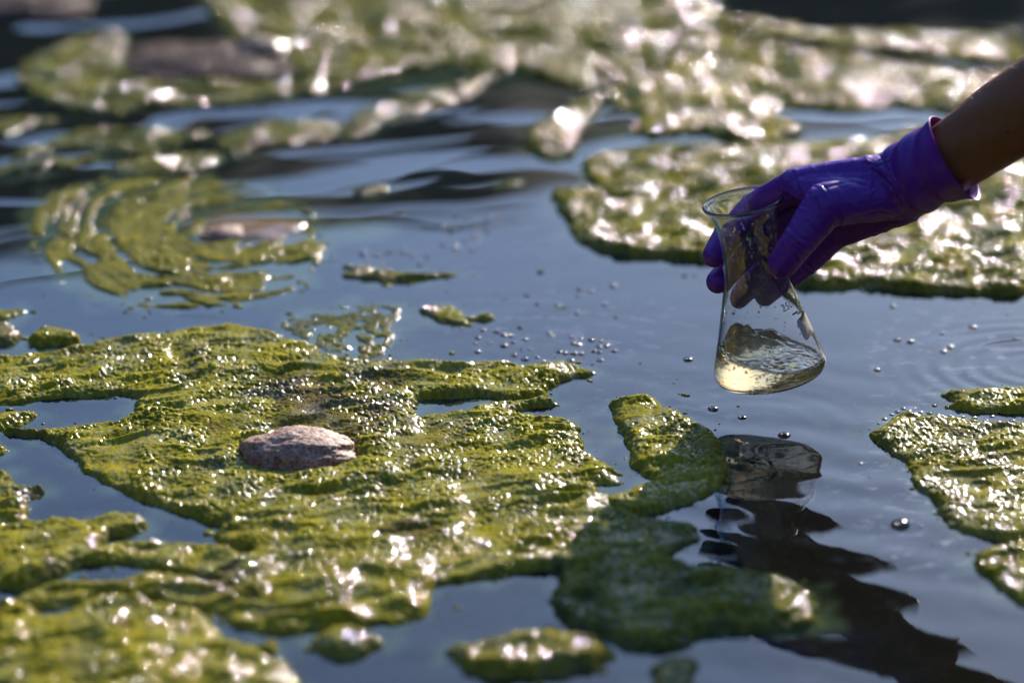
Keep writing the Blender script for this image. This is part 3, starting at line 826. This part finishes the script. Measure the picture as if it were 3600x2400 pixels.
bubble(3165, 1845, 24, 'largest dark bubble floating alone on the water left of the right hand mats')
bubble(2757, 1531, 16, 'clear bubble just above the reflected flask')
bubble(2507, 1438, 15, 'clear bubble below the flask, above the tip of the algae horn')
bubble(2609, 1468, 10, 'small clear bubble right of the one above the algae horn')
bubble(2419, 1264, 12, 'single bubble left of the bottom of the flask')
bubble(3084, 1300, 10, 'single bubble right of the bottom of the flask')
for (a, b, r) in ((1280, 468, 16), (1640, 432, 17), (1716, 437, 17), (1630, 475, 12), (1873, 402, 18), (1533, 548, 17), (1492, 545, 14), (1625, 594, 15), (1812, 533, 15), (1355, 528, 15)):
    bubble(1200 + a / 1.96, 800 + b / 1.96, r * .55, 'small bubble in the loose bubble group left of the flask body', 'loose bubbles left of the flask body')
for (a, b, r) in ((1160, 745, 16), (1118, 740, 17), (1262, 772, 15), (1428, 727, 14), (1446, 744, 12), (1587, 752, 14), (1793, 782, 15), (1632, 808, 16), (1600, 800, 14), (1828, 815, 18), (1775, 822, 16), (1880, 851, 14),
                  (1776, 860, 14), (1738, 850, 14), (942, 760, 17), (925, 795, 12), (1120, 815, 22), (940, 857, 18), (1190, 880, 16), (1265, 908, 20), (1500, 856, 16), (1540, 865, 17), (1600, 868, 18), (1652, 870, 16),
                  (1580, 917, 20), (1782, 915, 16), (1390, 927, 14), (1230, 690, 14), (970, 708, 14), (1070, 718, 18), (1722, 775, 16), (1650, 765, 12), (830, 690, 14), (1180, 793, 11), (1020, 795, 11), (1300, 840, 9), (1460, 890, 9), (1345, 895, 9), (1240, 842, 8)):
    bubble(1200 + a / 1.96, 800 + b / 1.96, r * .55, 'small bubble in the dense cluster past the tip of the largest mat', 'bubble cluster past the tip of the largest mat')
for (a, b) in ((790, 1497), (1005, 1500), (1080, 1497), (1090, 1543), (585, 1578), (1000, 1553), (870, 1515), (920, 1565), (920, 1640), (1005, 1593), (780, 1708), (900, 1723), (540, 1826), (145, 1753), (250, 1768), (480, 1763), (590, 1773),
               (690, 1560), (760, 1600), (840, 1660), (700, 1690), (430, 1740), (950, 1690), (330, 1745)):
    bubble(1200 + a / 1.96, b / 1.96, random.uniform(7, 10), 'tiny blurred bubble in the far group above the olive strip', 'far bubbles above the olive strip')
for (a, b, r) in ((2000, 688, 20), (1788, 733, 13), (1480, 777, 18), (1570, 790, 20), (1845, 827, 20), (1797, 858, 18), (2245, 597, 13), (2290, 765, 12), (1450, 545, 17), (1230, 432, 16)):
    bubble(2400 + a / 1.96, 800 + b / 1.96, r * .55, 'bubble on the open water right of the flask', 'bubbles right of the flask')
for (a, b, r) in ((1735, 1225, 14), (1520, 1245, 13), (1480, 1268, 14), (1390, 1320, 14), (1288, 1390, 7), (1558, 1262, 15), (1440, 1288, 12), (1600, 1248, 10), (1640, 1270, 14), (1700, 1278, 14), (1350, 1352, 9), (1760, 1290, 13), (1840, 1298, 14), (1930, 1305, 13), (2010, 1310, 14), (2090, 1330, 13), (2180, 1340, 14), (2270, 1330, 13), (2130, 1300, 12), (2240, 1360, 12)):
    bubble(2400 + a / 1.96, 800 + b / 1.96, r * .5, 'bubble strung along the upper rim of the sparkling right hand mat', 'bubbles along the right hand mat')
for (a, b, r) in ((1225, 58, 9), (1290, 152, 7), (1640, 490, 8), (1720, 615, 7), (1450, 720, 12), (2020, 5, 9)):
    bubble(2400 + a / 1.96, 1600 + b / 1.96, r * .55, 'tiny bubble on the speckled water between reflection and right hand mats', 'tiny bubbles on the speckled water')

# ------------------------------------------------------------------ flask
LEAN = R(10.0)
FB = AT(2712, 1320, YF)            # centre of the flask's base
RIM_T = Matrix.Rotation(-LEAN, 4, 'Y')
flask = empty('flask', tuple(FB / 1000))
flask.rotation_euler = (0, -LEAN, 0)
tag(flask, 'tilted clear glass conical flask of yellowish water held over the pond', 'flask')

OUT = [(0, 1.2), (20, 1.0), (34, 0.2), (37.5, 0.1), (40.2, 1.2), (42.2, 3.6), (43.0, 6.5), (42.9, 9.5), (42.2, 13), (40.6, 19), (36.9, 32), (33.3, 45), (29.8, 58), (27.2, 68), (25.4, 76), (24.2, 84), (23.4, 93),
       (23.0, 103), (22.9, 114), (23.2, 122), (24.2, 129), (26.2, 134.5), (28.6, 138), (30.2, 139.6), (31.0, 140.8), (31.0, 142.0), (30.3, 142.8), (29.3, 142.6)]
INN = [(28.4, 141.6), (27.3, 139.6), (25.0, 136.2), (22.8, 130.6), (21.6, 123), (21.2, 114), (21.3, 103), (21.7, 93), (22.5, 84), (23.7, 76), (25.5, 68), (28.1, 58), (31.5, 45), (35.1, 32), (38.8, 19), (40.3, 13), (41.0, 9.5),
       (40.9, 7.2), (39.8, 5.0), (37.8, 3.6), (34, 2.8), (20, 2.9), (0, 3.0)]

def resample(prof, n=1):
    p = [np.array(q, dtype=float) for q in prof]
    out = [p[0]]
    for i in range(len(p) - 1):
        a = p[max(i - 1, 0)]; b = p[i]; c = p[i + 1]; d = p[min(i + 2, len(p) - 1)]
        for k in range(1, n + 1):
            t = k / n
            q = 0.5 * ((2 * b) + (-a + c) * t + (2 * a - 5 * b + 4 * c - d) * t * t + (-a + 3 * b - 3 * c + d) * t ** 3)
            q[0] = max(q[0], 0)
            out.append(q)
    return out

def lathe(prof, seg=128):
    V, F = [], []
    rings = []
    for (r, z) in prof:
        if r < 1e-4:
            V.append((0, 0, z)); rings.append([len(V) - 1])
        else:
            rings.append(list(range(len(V), len(V) + seg)))
            for i in range(seg):
                a = 2 * math.pi * i / seg
                V.append((r * math.cos(a), r * math.sin(a), z))
    for A, B in zip(rings[:-1], rings[1:]):
        for i in range(seg):
            j = (i + 1) % seg
            if len(A) == 1:
                F.append((A[0], B[j], B[i]))
            elif len(B) == 1:
                F.append((A[i], A[j], B[0]))
            else:
                F.append((A[i], A[j], B[j], B[i]))
    return np.array(V) / 1000, F

V, F = lathe(resample(OUT, 2) + resample(INN, 2))
new_mesh('glass_body', V, F, M_GLASS, flask)

ZI = np.array([q[1] for q in INN[::-1]]); RI = np.array([q[0] for q in INN[::-1]])
_zi, _ri = ZI[3:], RI[3:]
def r_in(z):
    return np.interp(z, _zi, _ri)
ZO = np.array([q[1] for q in OUT[5:24]]); RO = np.array([q[0] for q in OUT[5:24]])
def r_out(z):
    return np.interp(z, ZO, RO)

LEVEL = 48.0 - FB[2]               # mm above the base centre, world height
def level(xw, yw):
    th = np.arctan2(yw, xw)
    h = LEVEL + 1.2 * np.sin(xw / 11 + 0.6) * np.cos(yw / 14) - 0.05 * xw
    h = h + 15 * np.exp(-(((xw + 24) / 15) ** 2 + ((yw - 24) / 13) ** 2)) + 8 * np.exp(-(((xw - 2) / 13) ** 2 + ((yw - 36) / 10) ** 2))
    h = h + 5 * np.exp(-(((xw + 38) / 9) ** 2 + ((yw + 2) / 16) ** 2))
    rr = np.hypot(xw, yw)
    wild = np.exp(-(((xw + 14) / 24) ** 2 + ((yw - 22) / 18) ** 2))
    h = h + wild * (4.0 * perlin(xw / 6.5 + 40, yw / 6.5, 90) + 1.6 * perlin(xw / 2.8 + 9, yw / 2.8, 91)) + 0.35 * perlin(xw / 4.5, yw / 4.5, 92)
    h = h + 1.3 * sstep(34, 41, rr)
    return h

def build_liquid():
    seg, nr = 120, 30
    ca, sa = math.cos(LEAN), math.sin(LEAN)
    V, F = [], []
    prof_pts = [(34, 2.6), (37.8, 3.4), (40.0, 5.0)]
    rings = []
    V.append((0, 0, 2.7)); rings.append([0])
    for rr in (12, 24):
        rings.append(list(range(len(V), len(V) + seg)))
        for i in range(seg):
            a = 2 * math.pi * i / seg
            V.append((rr * math.cos(a), rr * math.sin(a), 2.6))
    tops = []
    for i in range(seg):
        a = 2 * math.pi * i / seg
        z = 12.0
        for _ in range(30):
            r = r_in(z) + 0.25
            x, y = r * math.cos(a), r * math.sin(a)
            xw = x * ca - z * sa
            zt = (float(level(np.array(xw), np.array(y))) - x * sa) / ca
            z = 0.5 * z + 0.5 * max(zt, 6.0)
        tops.append(z)
    NZ = 12
    for k in range(NZ + 1):
        ring = []
        for i in range(seg):
            a = 2 * math.pi * i / seg
            f = k / NZ
            if k == 0:
                r, z = 34, 2.6
            elif k == 1:
                r, z = 37.9, 3.4
            else:
                g = (k - 2) / (NZ - 2)
                z = 5.0 + (tops[i] - 5.0) * g
                r = r_in(z) + 0.25
            ring.append(len(V))
            V.append((r * math.cos(a), r * math.sin(a), z))
        rings.append(ring)
    for k in range(1, nr + 1):
        f = 1 - k / nr
        if k == nr:
            xw = -tops[0] * sa * 0
            z = float(level(np.array(0.0), np.array(0.0))) / ca
            V.append((0, 0, z)); rings.append([len(V) - 1]); break
        ring = []
        for i in range(seg):
            a = 2 * math.pi * i / seg
            R0 = r_in(tops[i]) + 0.25
            x, y = f * R0 * math.cos(a), f * R0 * math.sin(a)
            z = tops[i]
            for _ in range(6):
                z = (float(level(np.array(x * ca - z * sa), np.array(y))) - x * sa) / ca
            ring.append(len(V))
            V.append((x, y, max(z, 3.6)))
        rings.append(ring)
    for A, B in zip(rings[:-1], rings[1:]):
        for i in range(seg):
            j = (i + 1) % seg
            if len(A) == 1:
                F.append((A[0], B[j], B[i]))
            elif len(B) == 1:
                F.append((A[i], A[j], B[0]))
            else:
                F.append((A[i], A[j], B[j], B[i]))
    return np.array(V) / 1000, F

V, F = build_liquid()
new_mesh('water_sample', V, F, M_LIQUID, flask)

def on_cone(u, z, az, off=0.12):
    """point on the outer glass: u mm along the circumference from azimuth az, z mm up"""
    r = r_out(z)
    a = az + u / r
    return ((r + off) * math.cos(a), (r + off) * math.sin(a), z)

# volume print: the figure, short scale strokes, the enamel panel
AZ_T = R(-12)
def text_on_cone(body, size, u0, z0, az):
    cu = bpy.data.curves.new('print_curve', 'FONT')
    cu.body = body
    cu.size = size
    cu.align_x = 'CENTER'
    cu.resolution_u = 3
    t = bpy.data.objects.new('print_tmp', cu)
    COL.objects.link(t)
    dg = bpy.context.evaluated_depsgraph_get()
    me = bpy.data.meshes.new_from_object(t.evaluated_get(dg))
    bm = bmesh.new(); bm.from_mesh(me)
    bmesh.ops.triangulate(bm, faces=bm.faces[:])
    bmesh.ops.subdivide_edges(bm, edges=[e for e in bm.edges if e.calc_length() > 0.8], cuts=2)
    V = [on_cone(u0 + v.co.x, z0 + v.co.y, az) for v in bm.verts]
    F = [tuple(v.index for v in f.verts) for f in bm.faces]
    bm.free()
    bpy.data.objects.remove(t); bpy.data.meshes.remove(me); bpy.data.curves.remove(cu)
    return np.array(V) / 1000, F

V, F = text_on_cone('250 ml', 8.0, 0, 58.5, AZ_T - R(24))
new_mesh('volume_print', V, F, M_PRINT, flask, smooth=False)

def strip(u0, u1, z0, z1, az, nu=6, nz=4, shear=0.0):
    V, F = [], []
    for j in range(nz + 1):
        for i in range(nu + 1):
            z = z0 + (z1 - z0) * j / nz
            u = u0 + (u1 - u0) * i / nu + shear * j / nz
            V.append(on_cone(u, z, az))
    for j in range(nz):
        for i in range(nu):
            a = j * (nu + 1) + i
            F.append((a, a + 1, a + nu + 2, a + nu + 1))
    return np.array(V) / 1000, F
for (z, w) in ((70, 5), (53, 7)):
    V, F = strip(-w / 2, w / 2, z, z + 1.3, AZ_T - R(24))
    new_mesh('scale_mark', V, F, M_PRINT, flask)

def enamel():
    V, F = [], []
    pts = []
    w, h, rc = 11.0, 8.5, 3.0
    for cxx, cz, a0 in ((w - rc, h - rc, 0), (-w + rc, h - rc, 90), (-w + rc, -h + rc, 180), (w - rc, -h + rc, 270)):
        for k in range(6):
            a = R(a0 + 18 * k)
            pts.append((cxx + rc * math.cos(a), cz + rc * math.sin(a)))
    rings = []
    for s in (1.0, .8, .6, .4, .2):
        rings.append(list(range(len(V), len(V) + len(pts))))
        for (u, z) in pts:
            V.append(on_cone(u * s, 40 + z * s, AZ_T - R(9)))
    V.append(on_cone(0, 40, AZ_T - R(9)))
    n = len(pts)
    for A, B in zip(rings[:-1], rings[1:]):
        for i in range(n):
            F.append((A[i], A[(i + 1) % n], B[(i + 1) % n], B[i]))
    for i in range(n):
        F.append((rings[-1][i], rings[-1][(i + 1) % n], len(V) - 1))
    return np.array(V) / 1000, F
V, F = enamel()
new_mesh('marking_panel', V, F, M_PATCH, flask)

# droplets clinging to the inside of the glass
def droplets():
    bm = bmesh.new()
    for k in range(430):
        z = random.uniform(32, 134) if random.random() < .65 else random.uniform(104, 134)
        a = random.uniform(0, 2 * math.pi)
        r = r_in(z) - 0.05
        s = random.choice((.3, .35, .4, .5, .6, .9))
        bmesh.ops.create_icosphere(bm, subdivisions=1, radius=s, matrix=Matrix.Translation((r * math.cos(a), r * math.sin(a), z)) @ Matrix.Diagonal((1, 1, random.uniform(1, 1.8), 1)))
    me = bpy.data.meshes.new('droplets')
    for v in bm.verts:
        v.co *= 0.001
    bm.to_mesh(me); bm.free()
    me.polygons.foreach_set('use_smooth', np.ones(len(me.polygons), dtype=bool))
    me.materials.append(M_BUBBLE)
    o = bpy.data.objects.new('droplets', me)
    COL.objects.link(o)
    o.parent = flask
    o['kind'] = 'stuff'
droplets()

def foam():
    bm = bmesh.new()
    r4 = random.Random(5)
    for k in range(95):
        a = R(r4.uniform(-125, -20)) if k < 80 else R(r4.uniform(-180, 180))
        z = 14.0
        for _ in range(12):
            rr = r_in(z) - 0.6
            x, y = rr * math.cos(a), rr * math.sin(a)
            z = (float(level(np.array(x * math.cos(LEAN) - z * math.sin(LEAN)), np.array(y))) - x * math.sin(LEAN)) / math.cos(LEAN)
            z = max(z, 7)
        s = r4.uniform(.35, 1.2)
        bmesh.ops.create_icosphere(bm, subdivisions=2, radius=s, matrix=Matrix.Translation((x * .985, y * .985, max(z - (r4.uniform(0, 1.8) if k % 3 else r4.uniform(0, 9)), 5.5))))
    for v in bm.verts:
        v.co *= 0.001
    me = bpy.data.meshes.new('foam_bubbles')
    bm.to_mesh(me); bm.free()
    me.polygons.foreach_set('use_smooth', np.ones(len(me.polygons), dtype=bool))
    me.materials.append(M_GLASS)
    o = bpy.data.objects.new('foam_bubbles', me)
    COL.objects.link(o)
    o.parent = flask
    o['kind'] = 'stuff'
foam()

# ------------------------------------------------------------------ arm and gloved hand
def H(px, py, d):
    return AT(px, py, YF + d)

def capsule(bm, p0, p1, r0, r1, seg=20, hs=6, flat=None):
    p0 = np.array(p0); p1 = np.array(p1)
    ax = p1 - p0
    L = np.linalg.norm(ax)
    ax = ax / (L + 1e-9)
    ref = np.array([0, 0, 1.0]) if abs(ax[2]) < .9 else np.array([1.0, 0, 0])
    e1 = np.cross(ax, ref); e1 /= np.linalg.norm(e1)
    e2 = np.cross(ax, e1)
    rings = []
    def ring(c, r):
        return [bm.verts.new(tuple(c + r * (math.cos(2 * math.pi * i / seg) * e1 + math.sin(2 * math.pi * i / seg) * e2))) for i in range(seg)]
    vs0 = bm.verts.new(tuple(p0 - ax * r0))
    for k in range(1, hs + 1):
        a = math.pi / 2 * (1 - k / hs)
        rings.append(ring(p0 - ax * r0 * math.sin(a), r0 * math.cos(a)))
    for k in range(1, 5):
        t = k / 5
        rings.append(ring(p0 + ax * L * t, r0 + (r1 - r0) * t))
    for k in range(0, hs):
        a = math.pi / 2 * (k / hs)
        rings.append(ring(p1 + ax * r1 * math.sin(a), r1 * math.cos(a)))
    vs1 = bm.verts.new(tuple(p1 + ax * r1))
    for i in range(seg):
        j = (i + 1) % seg
        bm.faces.new((vs0, rings[0][j], rings[0][i]))
        for A, B in zip(rings[:-1], rings[1:]):
            bm.faces.new((A[i], A[j], B[j], B[i]))
        bm.faces.new((rings[-1][i], rings[-1][j], vs1))

def fuse(bm, voxel, smooth_it, factor=0.5):
    bmesh.ops.recalc_face_normals(bm, faces=bm.faces[:])
    me = bpy.data.meshes.new('tmp')
    bm.to_mesh(me); bm.free()
    o = bpy.data.objects.new('tmp', me)
    COL.objects.link(o)
    m = o.modifiers.new('r', 'REMESH'); m.mode = 'VOXEL'; m.voxel_size = voxel
    s = o.modifiers.new('s', 'SMOOTH'); s.factor = factor; s.iterations = smooth_it
    dg = bpy.context.evaluated_depsgraph_get()
    out = bpy.data.meshes.new_from_object(o.evaluated_get(dg))
    bpy.data.objects.remove(o)
    n = len(out.vertices)
    co = np.zeros(n * 3, dtype=np.float32); out.vertices.foreach_get('co', co)
    no = np.zeros(n * 3, dtype=np.float32); out.vertex_normals.foreach_get('vector', no)
    return out, co.reshape(-1, 3).astype(float), no.reshape(-1, 3).astype(float)

FINGERS = [  # MCP, PIP, DIP, tip with radii (mm)
    [(2800, 650, 6, 12.5), (2652, 728, 36, 11.8), (2552, 832, 26, 10.6), (2512, 898, 11, 9.3)],
    [(2842, 705, 30, 12.5), (2694, 815, 42, 12.0), (2582, 925, 33, 10.6), (2524, 990, 16, 9.3)],
    [(2890, 765, 42, 12.0), (2745, 890, 49, 11.8), (2642, 990, 44, 10.4), (2592, 1042, 37, 9.2)],
    [(2945, 815, 46, 11.5), (2830, 925, 50, 10.6), (2740, 995, 46, 9.4), (2690, 1036, 42, 8.6)]]
THUMB = [(3120, 690, -10, 17), (2900, 722, -26, 17.0), (2812, 842, -36, 13.2), (2752, 925, -33, 11.6)]
WRIST = (3195, 640, -6)

def build_hand():
    bm = bmesh.new()
    for fg in FINGERS:
        for a, b in zip(fg[:-1], fg[1:]):
            capsule(bm, H(*a[:3]), H(*b[:3]), a[3], b[3])
    for a, b in zip(THUMB[:-1], THUMB[1:]):
        capsule(bm, H(*a[:3]), H(*b[:3]), a[3], b[3])
    # palm
    wr = [(3175, 590, -4, 14), (3180, 630, 4, 16), (3185, 680, 8, 16), (3190, 725, 6, 13)]
    for w, fg in zip(wr, FINGERS):
        capsule(bm, H(*w[:3]), H(*fg[0][:3]), w[3], fg[0][3] + .8)
    for i in range(3):
        capsule(bm, H(*FINGERS[i][0][:3]), H(*FINGERS[i + 1][0][:3]), 11, 11)
        capsule(bm, H(*wr[i][:3]), H(*FINGERS[i + 1][0][:3]), 13, 11)
    # web between thumb and index
    capsule(bm, H(2960, 690, -14), H(2830, 668, -4), 15, 11)
    capsule(bm, H(3060, 660, -8), H(2850, 660, -2), 16, 12)
    # heel of the hand and wrist
    capsule(bm, H(3150, 640, -4), H(3290, 585, -14), 25, 26)
    capsule(bm, H(3060, 690, 8), H(3190, 660, 0), 20, 24)
    for v in bm.verts:
        v.co *= 0.001
    me, co, no = fuse(bm, 0.0009, 9)
    P = co * 1000
    px, py = PROJ(P[:, 0], P[:, 1], P[:, 2])
    d = P[:, 1] - YF
    # folds where the glove bunches at the wrist, creases over the finger joints
    disp = np.zeros(len(P))
    wm = sstep(2960, 3120, px) * sstep(3420, 3300, px)
    arm_s = (px - 3000) * 0.86 - (py - 640) * 0.5
    ph = arm_s / 34 + 1.6 * perlin(px / 120, py / 90 + d / 40, 95)
    disp += wm * (0.25 + 1.1 * sstep(720, 620, py + 0.3 * (3200 - px))) * (1 - 2 * np.abs(np.sin(ph)) ** 0.7)
    rid = 1 - np.abs(perlin((px - 3120) / 46 + (py - 600) / 95, (py - 600) / 70 - (px - 3120) / 210 + d / 30, 98)) * 2.4
    disp += 1.3 * np.clip(rid, 0, 1) ** 3 * sstep(2980, 3090, px) * sstep(3360, 3250, px) * (0.3 + 0.7 * sstep(760, 660, py))
    rid2 = 1 - np.abs(perlin((px + py * .6) / 90, (py - px * .35) / 44 + d / 25, 99)) * 2.6
    disp += 0.40 * np.clip(rid2, 0, 1) ** 4 * sstep(2600, 2800, px)
    disp += 0.35 * sstep(2700, 3000, px) * (perlin(px / 60 + d / 12, py / 34, 96))
    for fg in FINGERS + [THUMB]:
        for j in (1, 2):
            q = H(*fg[j][:3])
            a = H(*fg[j - 1][:3]); b = H(*fg[min(j + 1, 3)][:3])
            ax = (b - a) / np.linalg.norm(b - a)
            rel = P - q
            s = rel @ ax
            rad = np.linalg.norm(rel - s[:, None] * ax, axis=1)
            near = np.exp(-(np.maximum(rad - fg[j][3], 0) / 3) ** 2)
            disp += near * (-0.55 * np.exp(-((s - 2.2) / 1.1) ** 2) - 0.45 * np.exp(-((s + 2.6) / 1.0) ** 2) + 0.3 * np.exp(-(s / 2.5) ** 2))
    # long soft stretch lines from the thumb across the back of the hand
    ln = (px - 2860) * 0.34 + (py - 640) * 0.94
    disp += 0.4 * np.sin(ln / 17 + 1.2 * perlin(px / 90, py / 90, 97)) * sstep(2830, 2930, px) * sstep(3200, 3050, px) * sstep(720, 640, py)
    view = np.array([0, 0, CAM_H]) - P
    view /= np.linalg.norm(view, axis=1)[:, None]
    front = sstep(0.05, 0.4, (no * view).sum(1)) * (d < 12)
    creases = [([(2790, 607), (2810, 670), (2827, 708)], .9), ([(2867, 700), (2887, 768), (2910, 822)], .9), ([(2947, 680), (2962, 739), (2953, 788)], .8),
               ([(2767, 877), (2801, 911)], .8), ([(2744, 676), (2784, 693), (2815, 712)], .7), ([(3095, 548), (3123, 601), (3100, 650)], 1.0),
               ([(3135, 520), (3145, 579), (3191, 653), (3226, 720)], 1.2), ([(3070, 598), (3130, 650), (3170, 720)], .8), ([(3040, 575), (3085, 590), (3140, 560)], .8),
               ([(2900, 660), (2990, 640), (3080, 660)], .5), ([(2840, 780), (2900, 850)], .5), ([(3000, 760), (3100, 740), (3190, 770)], .6), ([(3160, 520), (3200, 590), (3260, 640)], .9)]
    for pts, dep in creases:
        for (ax, ay), (bx, by) in zip(pts[:-1], pts[1:]):
            ex, ey = bx - ax, by - ay
            L2 = ex * ex + ey * ey
            t = np.clip(((px - ax) * ex + (py - ay) * ey) / L2, 0, 1)
            nrm = ((px - ax) * ey - (py - ay) * ex) / math.sqrt(L2)
            dist = np.hypot(px - ax - t * ex, py - ay - t * ey)
            disp += front * dep * (-0.9 * np.exp(-(dist / 5.0) ** 2) + 0.55 * np.exp(-((dist - 10) / 6.0) ** 2) * (nrm > 0))
    co = co + no * disp[:, None] / 1000
    me.vertices.foreach_set('co', co.astype(np.float32).ravel())
    me.update()
    return me

person_org = H(3700, 310, -22) / 1000

def tube(path, radii, seg=72, mod=None, close0=False, close1=False):
    """tube along points with (r_side, r_updown) radii"""
    V, F = [], []
    path = [np.array(p) for p in path]
    n = len(path)
    for k in range(n):
        ax = path[min(k + 1, n - 1)] - path[max(k - 1, 0)]
        ax = ax / np.linalg.norm(ax)
        e1 = np.cross(ax, np.array([0, 1.0, 0])); e1 /= np.linalg.norm(e1)     # roughly up
        e2 = np.cross(ax, e1)                                                  # roughly towards / away from camera
        for i in range(seg):
            a = 2 * math.pi * i / seg
            m = mod(k / (n - 1), a) if mod else 0
            V.append(path[k] + (radii[k][0] + m) * math.cos(a) * e1 + (radii[k][1] + m) * math.sin(a) * e2)
    for k in range(n - 1):
        for i in range(seg):
            j = (i + 1) % seg
            F.append((k * seg + i, k * seg + j, (k + 1) * seg + j, (k + 1) * seg + i))
    if close0:
        F.append(tuple(range(seg))[::-1])
    if close1:
        F.append(tuple(range((n - 1) * seg, n * seg)))
    return np.array(V), F

def spline(keys, n):
    """keys: list of tuples, Catmull-Rom sampled"""
    K = [np.array(k, dtype=float) for k in keys]
    out = []
    m = len(K) - 1
    for s in range(n):
        t = s / (n - 1) * m
        i = min(int(t), m - 1); f = t - i
        a = K[max(i - 1, 0)]; b = K[i]; c = K[i + 1]; d = K[min(i + 2, m)]
        out.append(0.5 * ((2 * b) + (-a + c) * f + (2 * a - 5 * b + 4 * c - d) * f * f + (-a + 3 * b - 3 * c + d) * f ** 3))
    return out

# bare forearm up to and past the elbow
ARM = [(3230, 625, -10, 24.5, 20), (3300, 585, -14, 26, 22), (3380, 532, -18, 27.5, 25), (3500, 450, -20, 30, 29), (3600, 384, -22, 31.8, 32), (3760, 282, -24, 35, 36), (3950, 165, -26, 38, 40), (4150, 45, -28, 40, 42),
       (4330, -70, -30, 41, 42), (4440, -200, -26, 42, 42), (4500, -400, -10, 44, 44), (4530, -700, 10, 48, 48)]
keys = [(*H(a, b, c), r0, r1) for (a, b, c, r0, r1) in ARM]
sp_ = spline(keys, 120)
V, F = tube([k[:3] for k in sp_], [(k[3], k[4]) for k in sp_], seg=80,
            mod=lambda t, a: 0.5 * math.sin(3 * a + 9 * t) + 0.25 * math.sin(7 * a - 31 * t), close0=True, close1=True)
person = new_mesh('person', V / 1000 - person_org, F, M_SKIN)
person.location = person_org
tag(person, 'person reaching in from the right, bare brown forearm and purple gloved hand', 'person')
ARM_V = V

gl = build_hand()
glove = bpy.data.objects.new('glove', gl)
COL.objects.link(glove)
gl.materials.append(M_GLOVE)
gl.polygons.foreach_set('use_smooth', np.ones(len(gl.polygons), dtype=bool))
glove.parent = person
glove.location = -person_org

# loose cuff with a rolled edge
def cuff():
    keys = [(*H(3170, 640, -6), 26.5, 23), (*H(3225, 615, -10), 29.5, 25.5), (*H(3275, 588, -13), 29.5, 27), (*H(3320, 567, -16), 31.5, 29.5), (*H(3356, 548, -18), 33.5, 31.5)]
    n = 60
    sp = spline(keys, n)
    def mod(t, a):
        fold = (1 - t) * 1.6 * math.sin(16 * t + 2.2 * math.sin(a * 1.0 + 0.6) + 2 * a) + 0.9 * math.sin(5 * a + 7 * t) * t * 0.7 + 0.6 * math.sin(2 * a + 1.0) * t
        lip = 1.6 * max(0.0, math.cos(a - math.pi)) * t ** 4
        roll = 0.9 * math.exp(-((t - 0.985) / 0.018) ** 2)
        return fold + lip * 2.0 + roll
    path = [k[:3] for k in sp]; rad = [(k[3], k[4]) for k in sp]
    Vo, Fo = tube(path, rad, 96, mod)
    Vi, Fi = tube(path, [(a - 0.9, b - 0.9) for a, b in rad], 96, mod)
    # skew the opening as in a cuff pulled back along the upper side
    m = len(Vo)
    V = np.concatenate([Vo, Vi])
    F = list(Fo) + [tuple(i + m for i in f[::-1]) for f in Fi]
    seg = 96
    for i in range(seg):
        j = (i + 1) % seg
        a, b = (n - 1) * seg + i, (n - 1) * seg + j
        F.append((a, b, b + m, a + m))
    return V, F
V, F = cuff()
new_mesh('cuff', V / 1000, F, M_GLOVE, glove)

# fine hair along the arm
def arm_hair():
    V, F = [], []
    n = 80
    r2 = random.Random(3)
    for k in range(1500):
        kk = r2.randint(26, 80); i = r2.randint(0, n - 1)
        p = ARM_V[kk * n + i]
        c = ARM_V[kk * n:(kk + 1) * n].mean(0)
        nrm = (p - c) / np.linalg.norm(p - c)
        ax = ARM_V[(kk - 1) * n + i] - p
        ax = ax / np.linalg.norm(ax)
        L = r2.uniform(1.5, 4.5)
        side = np.cross(nrm, ax) * 0.07
        d = nrm * r2.uniform(.35, .8) + ax * r2.uniform(.5, 1.1) + np.array([r2.uniform(-.3, .3) for _ in range(3)])
        d = d / np.linalg.norm(d) * L
        b = len(V)
        p = p + (ARM_V[(kk - 1) * n + (i + 1) % n] - p) * r2.random()
        V += [p - side - nrm * .2, p + side - nrm * .2, p + d]
        F.append((b, b + 1, b + 2))
    o = new_mesh('arm_hair', np.array(V) / 1000 - person_org, F, M_HAIR, person)
    o['kind'] = 'stuff'
arm_hair()
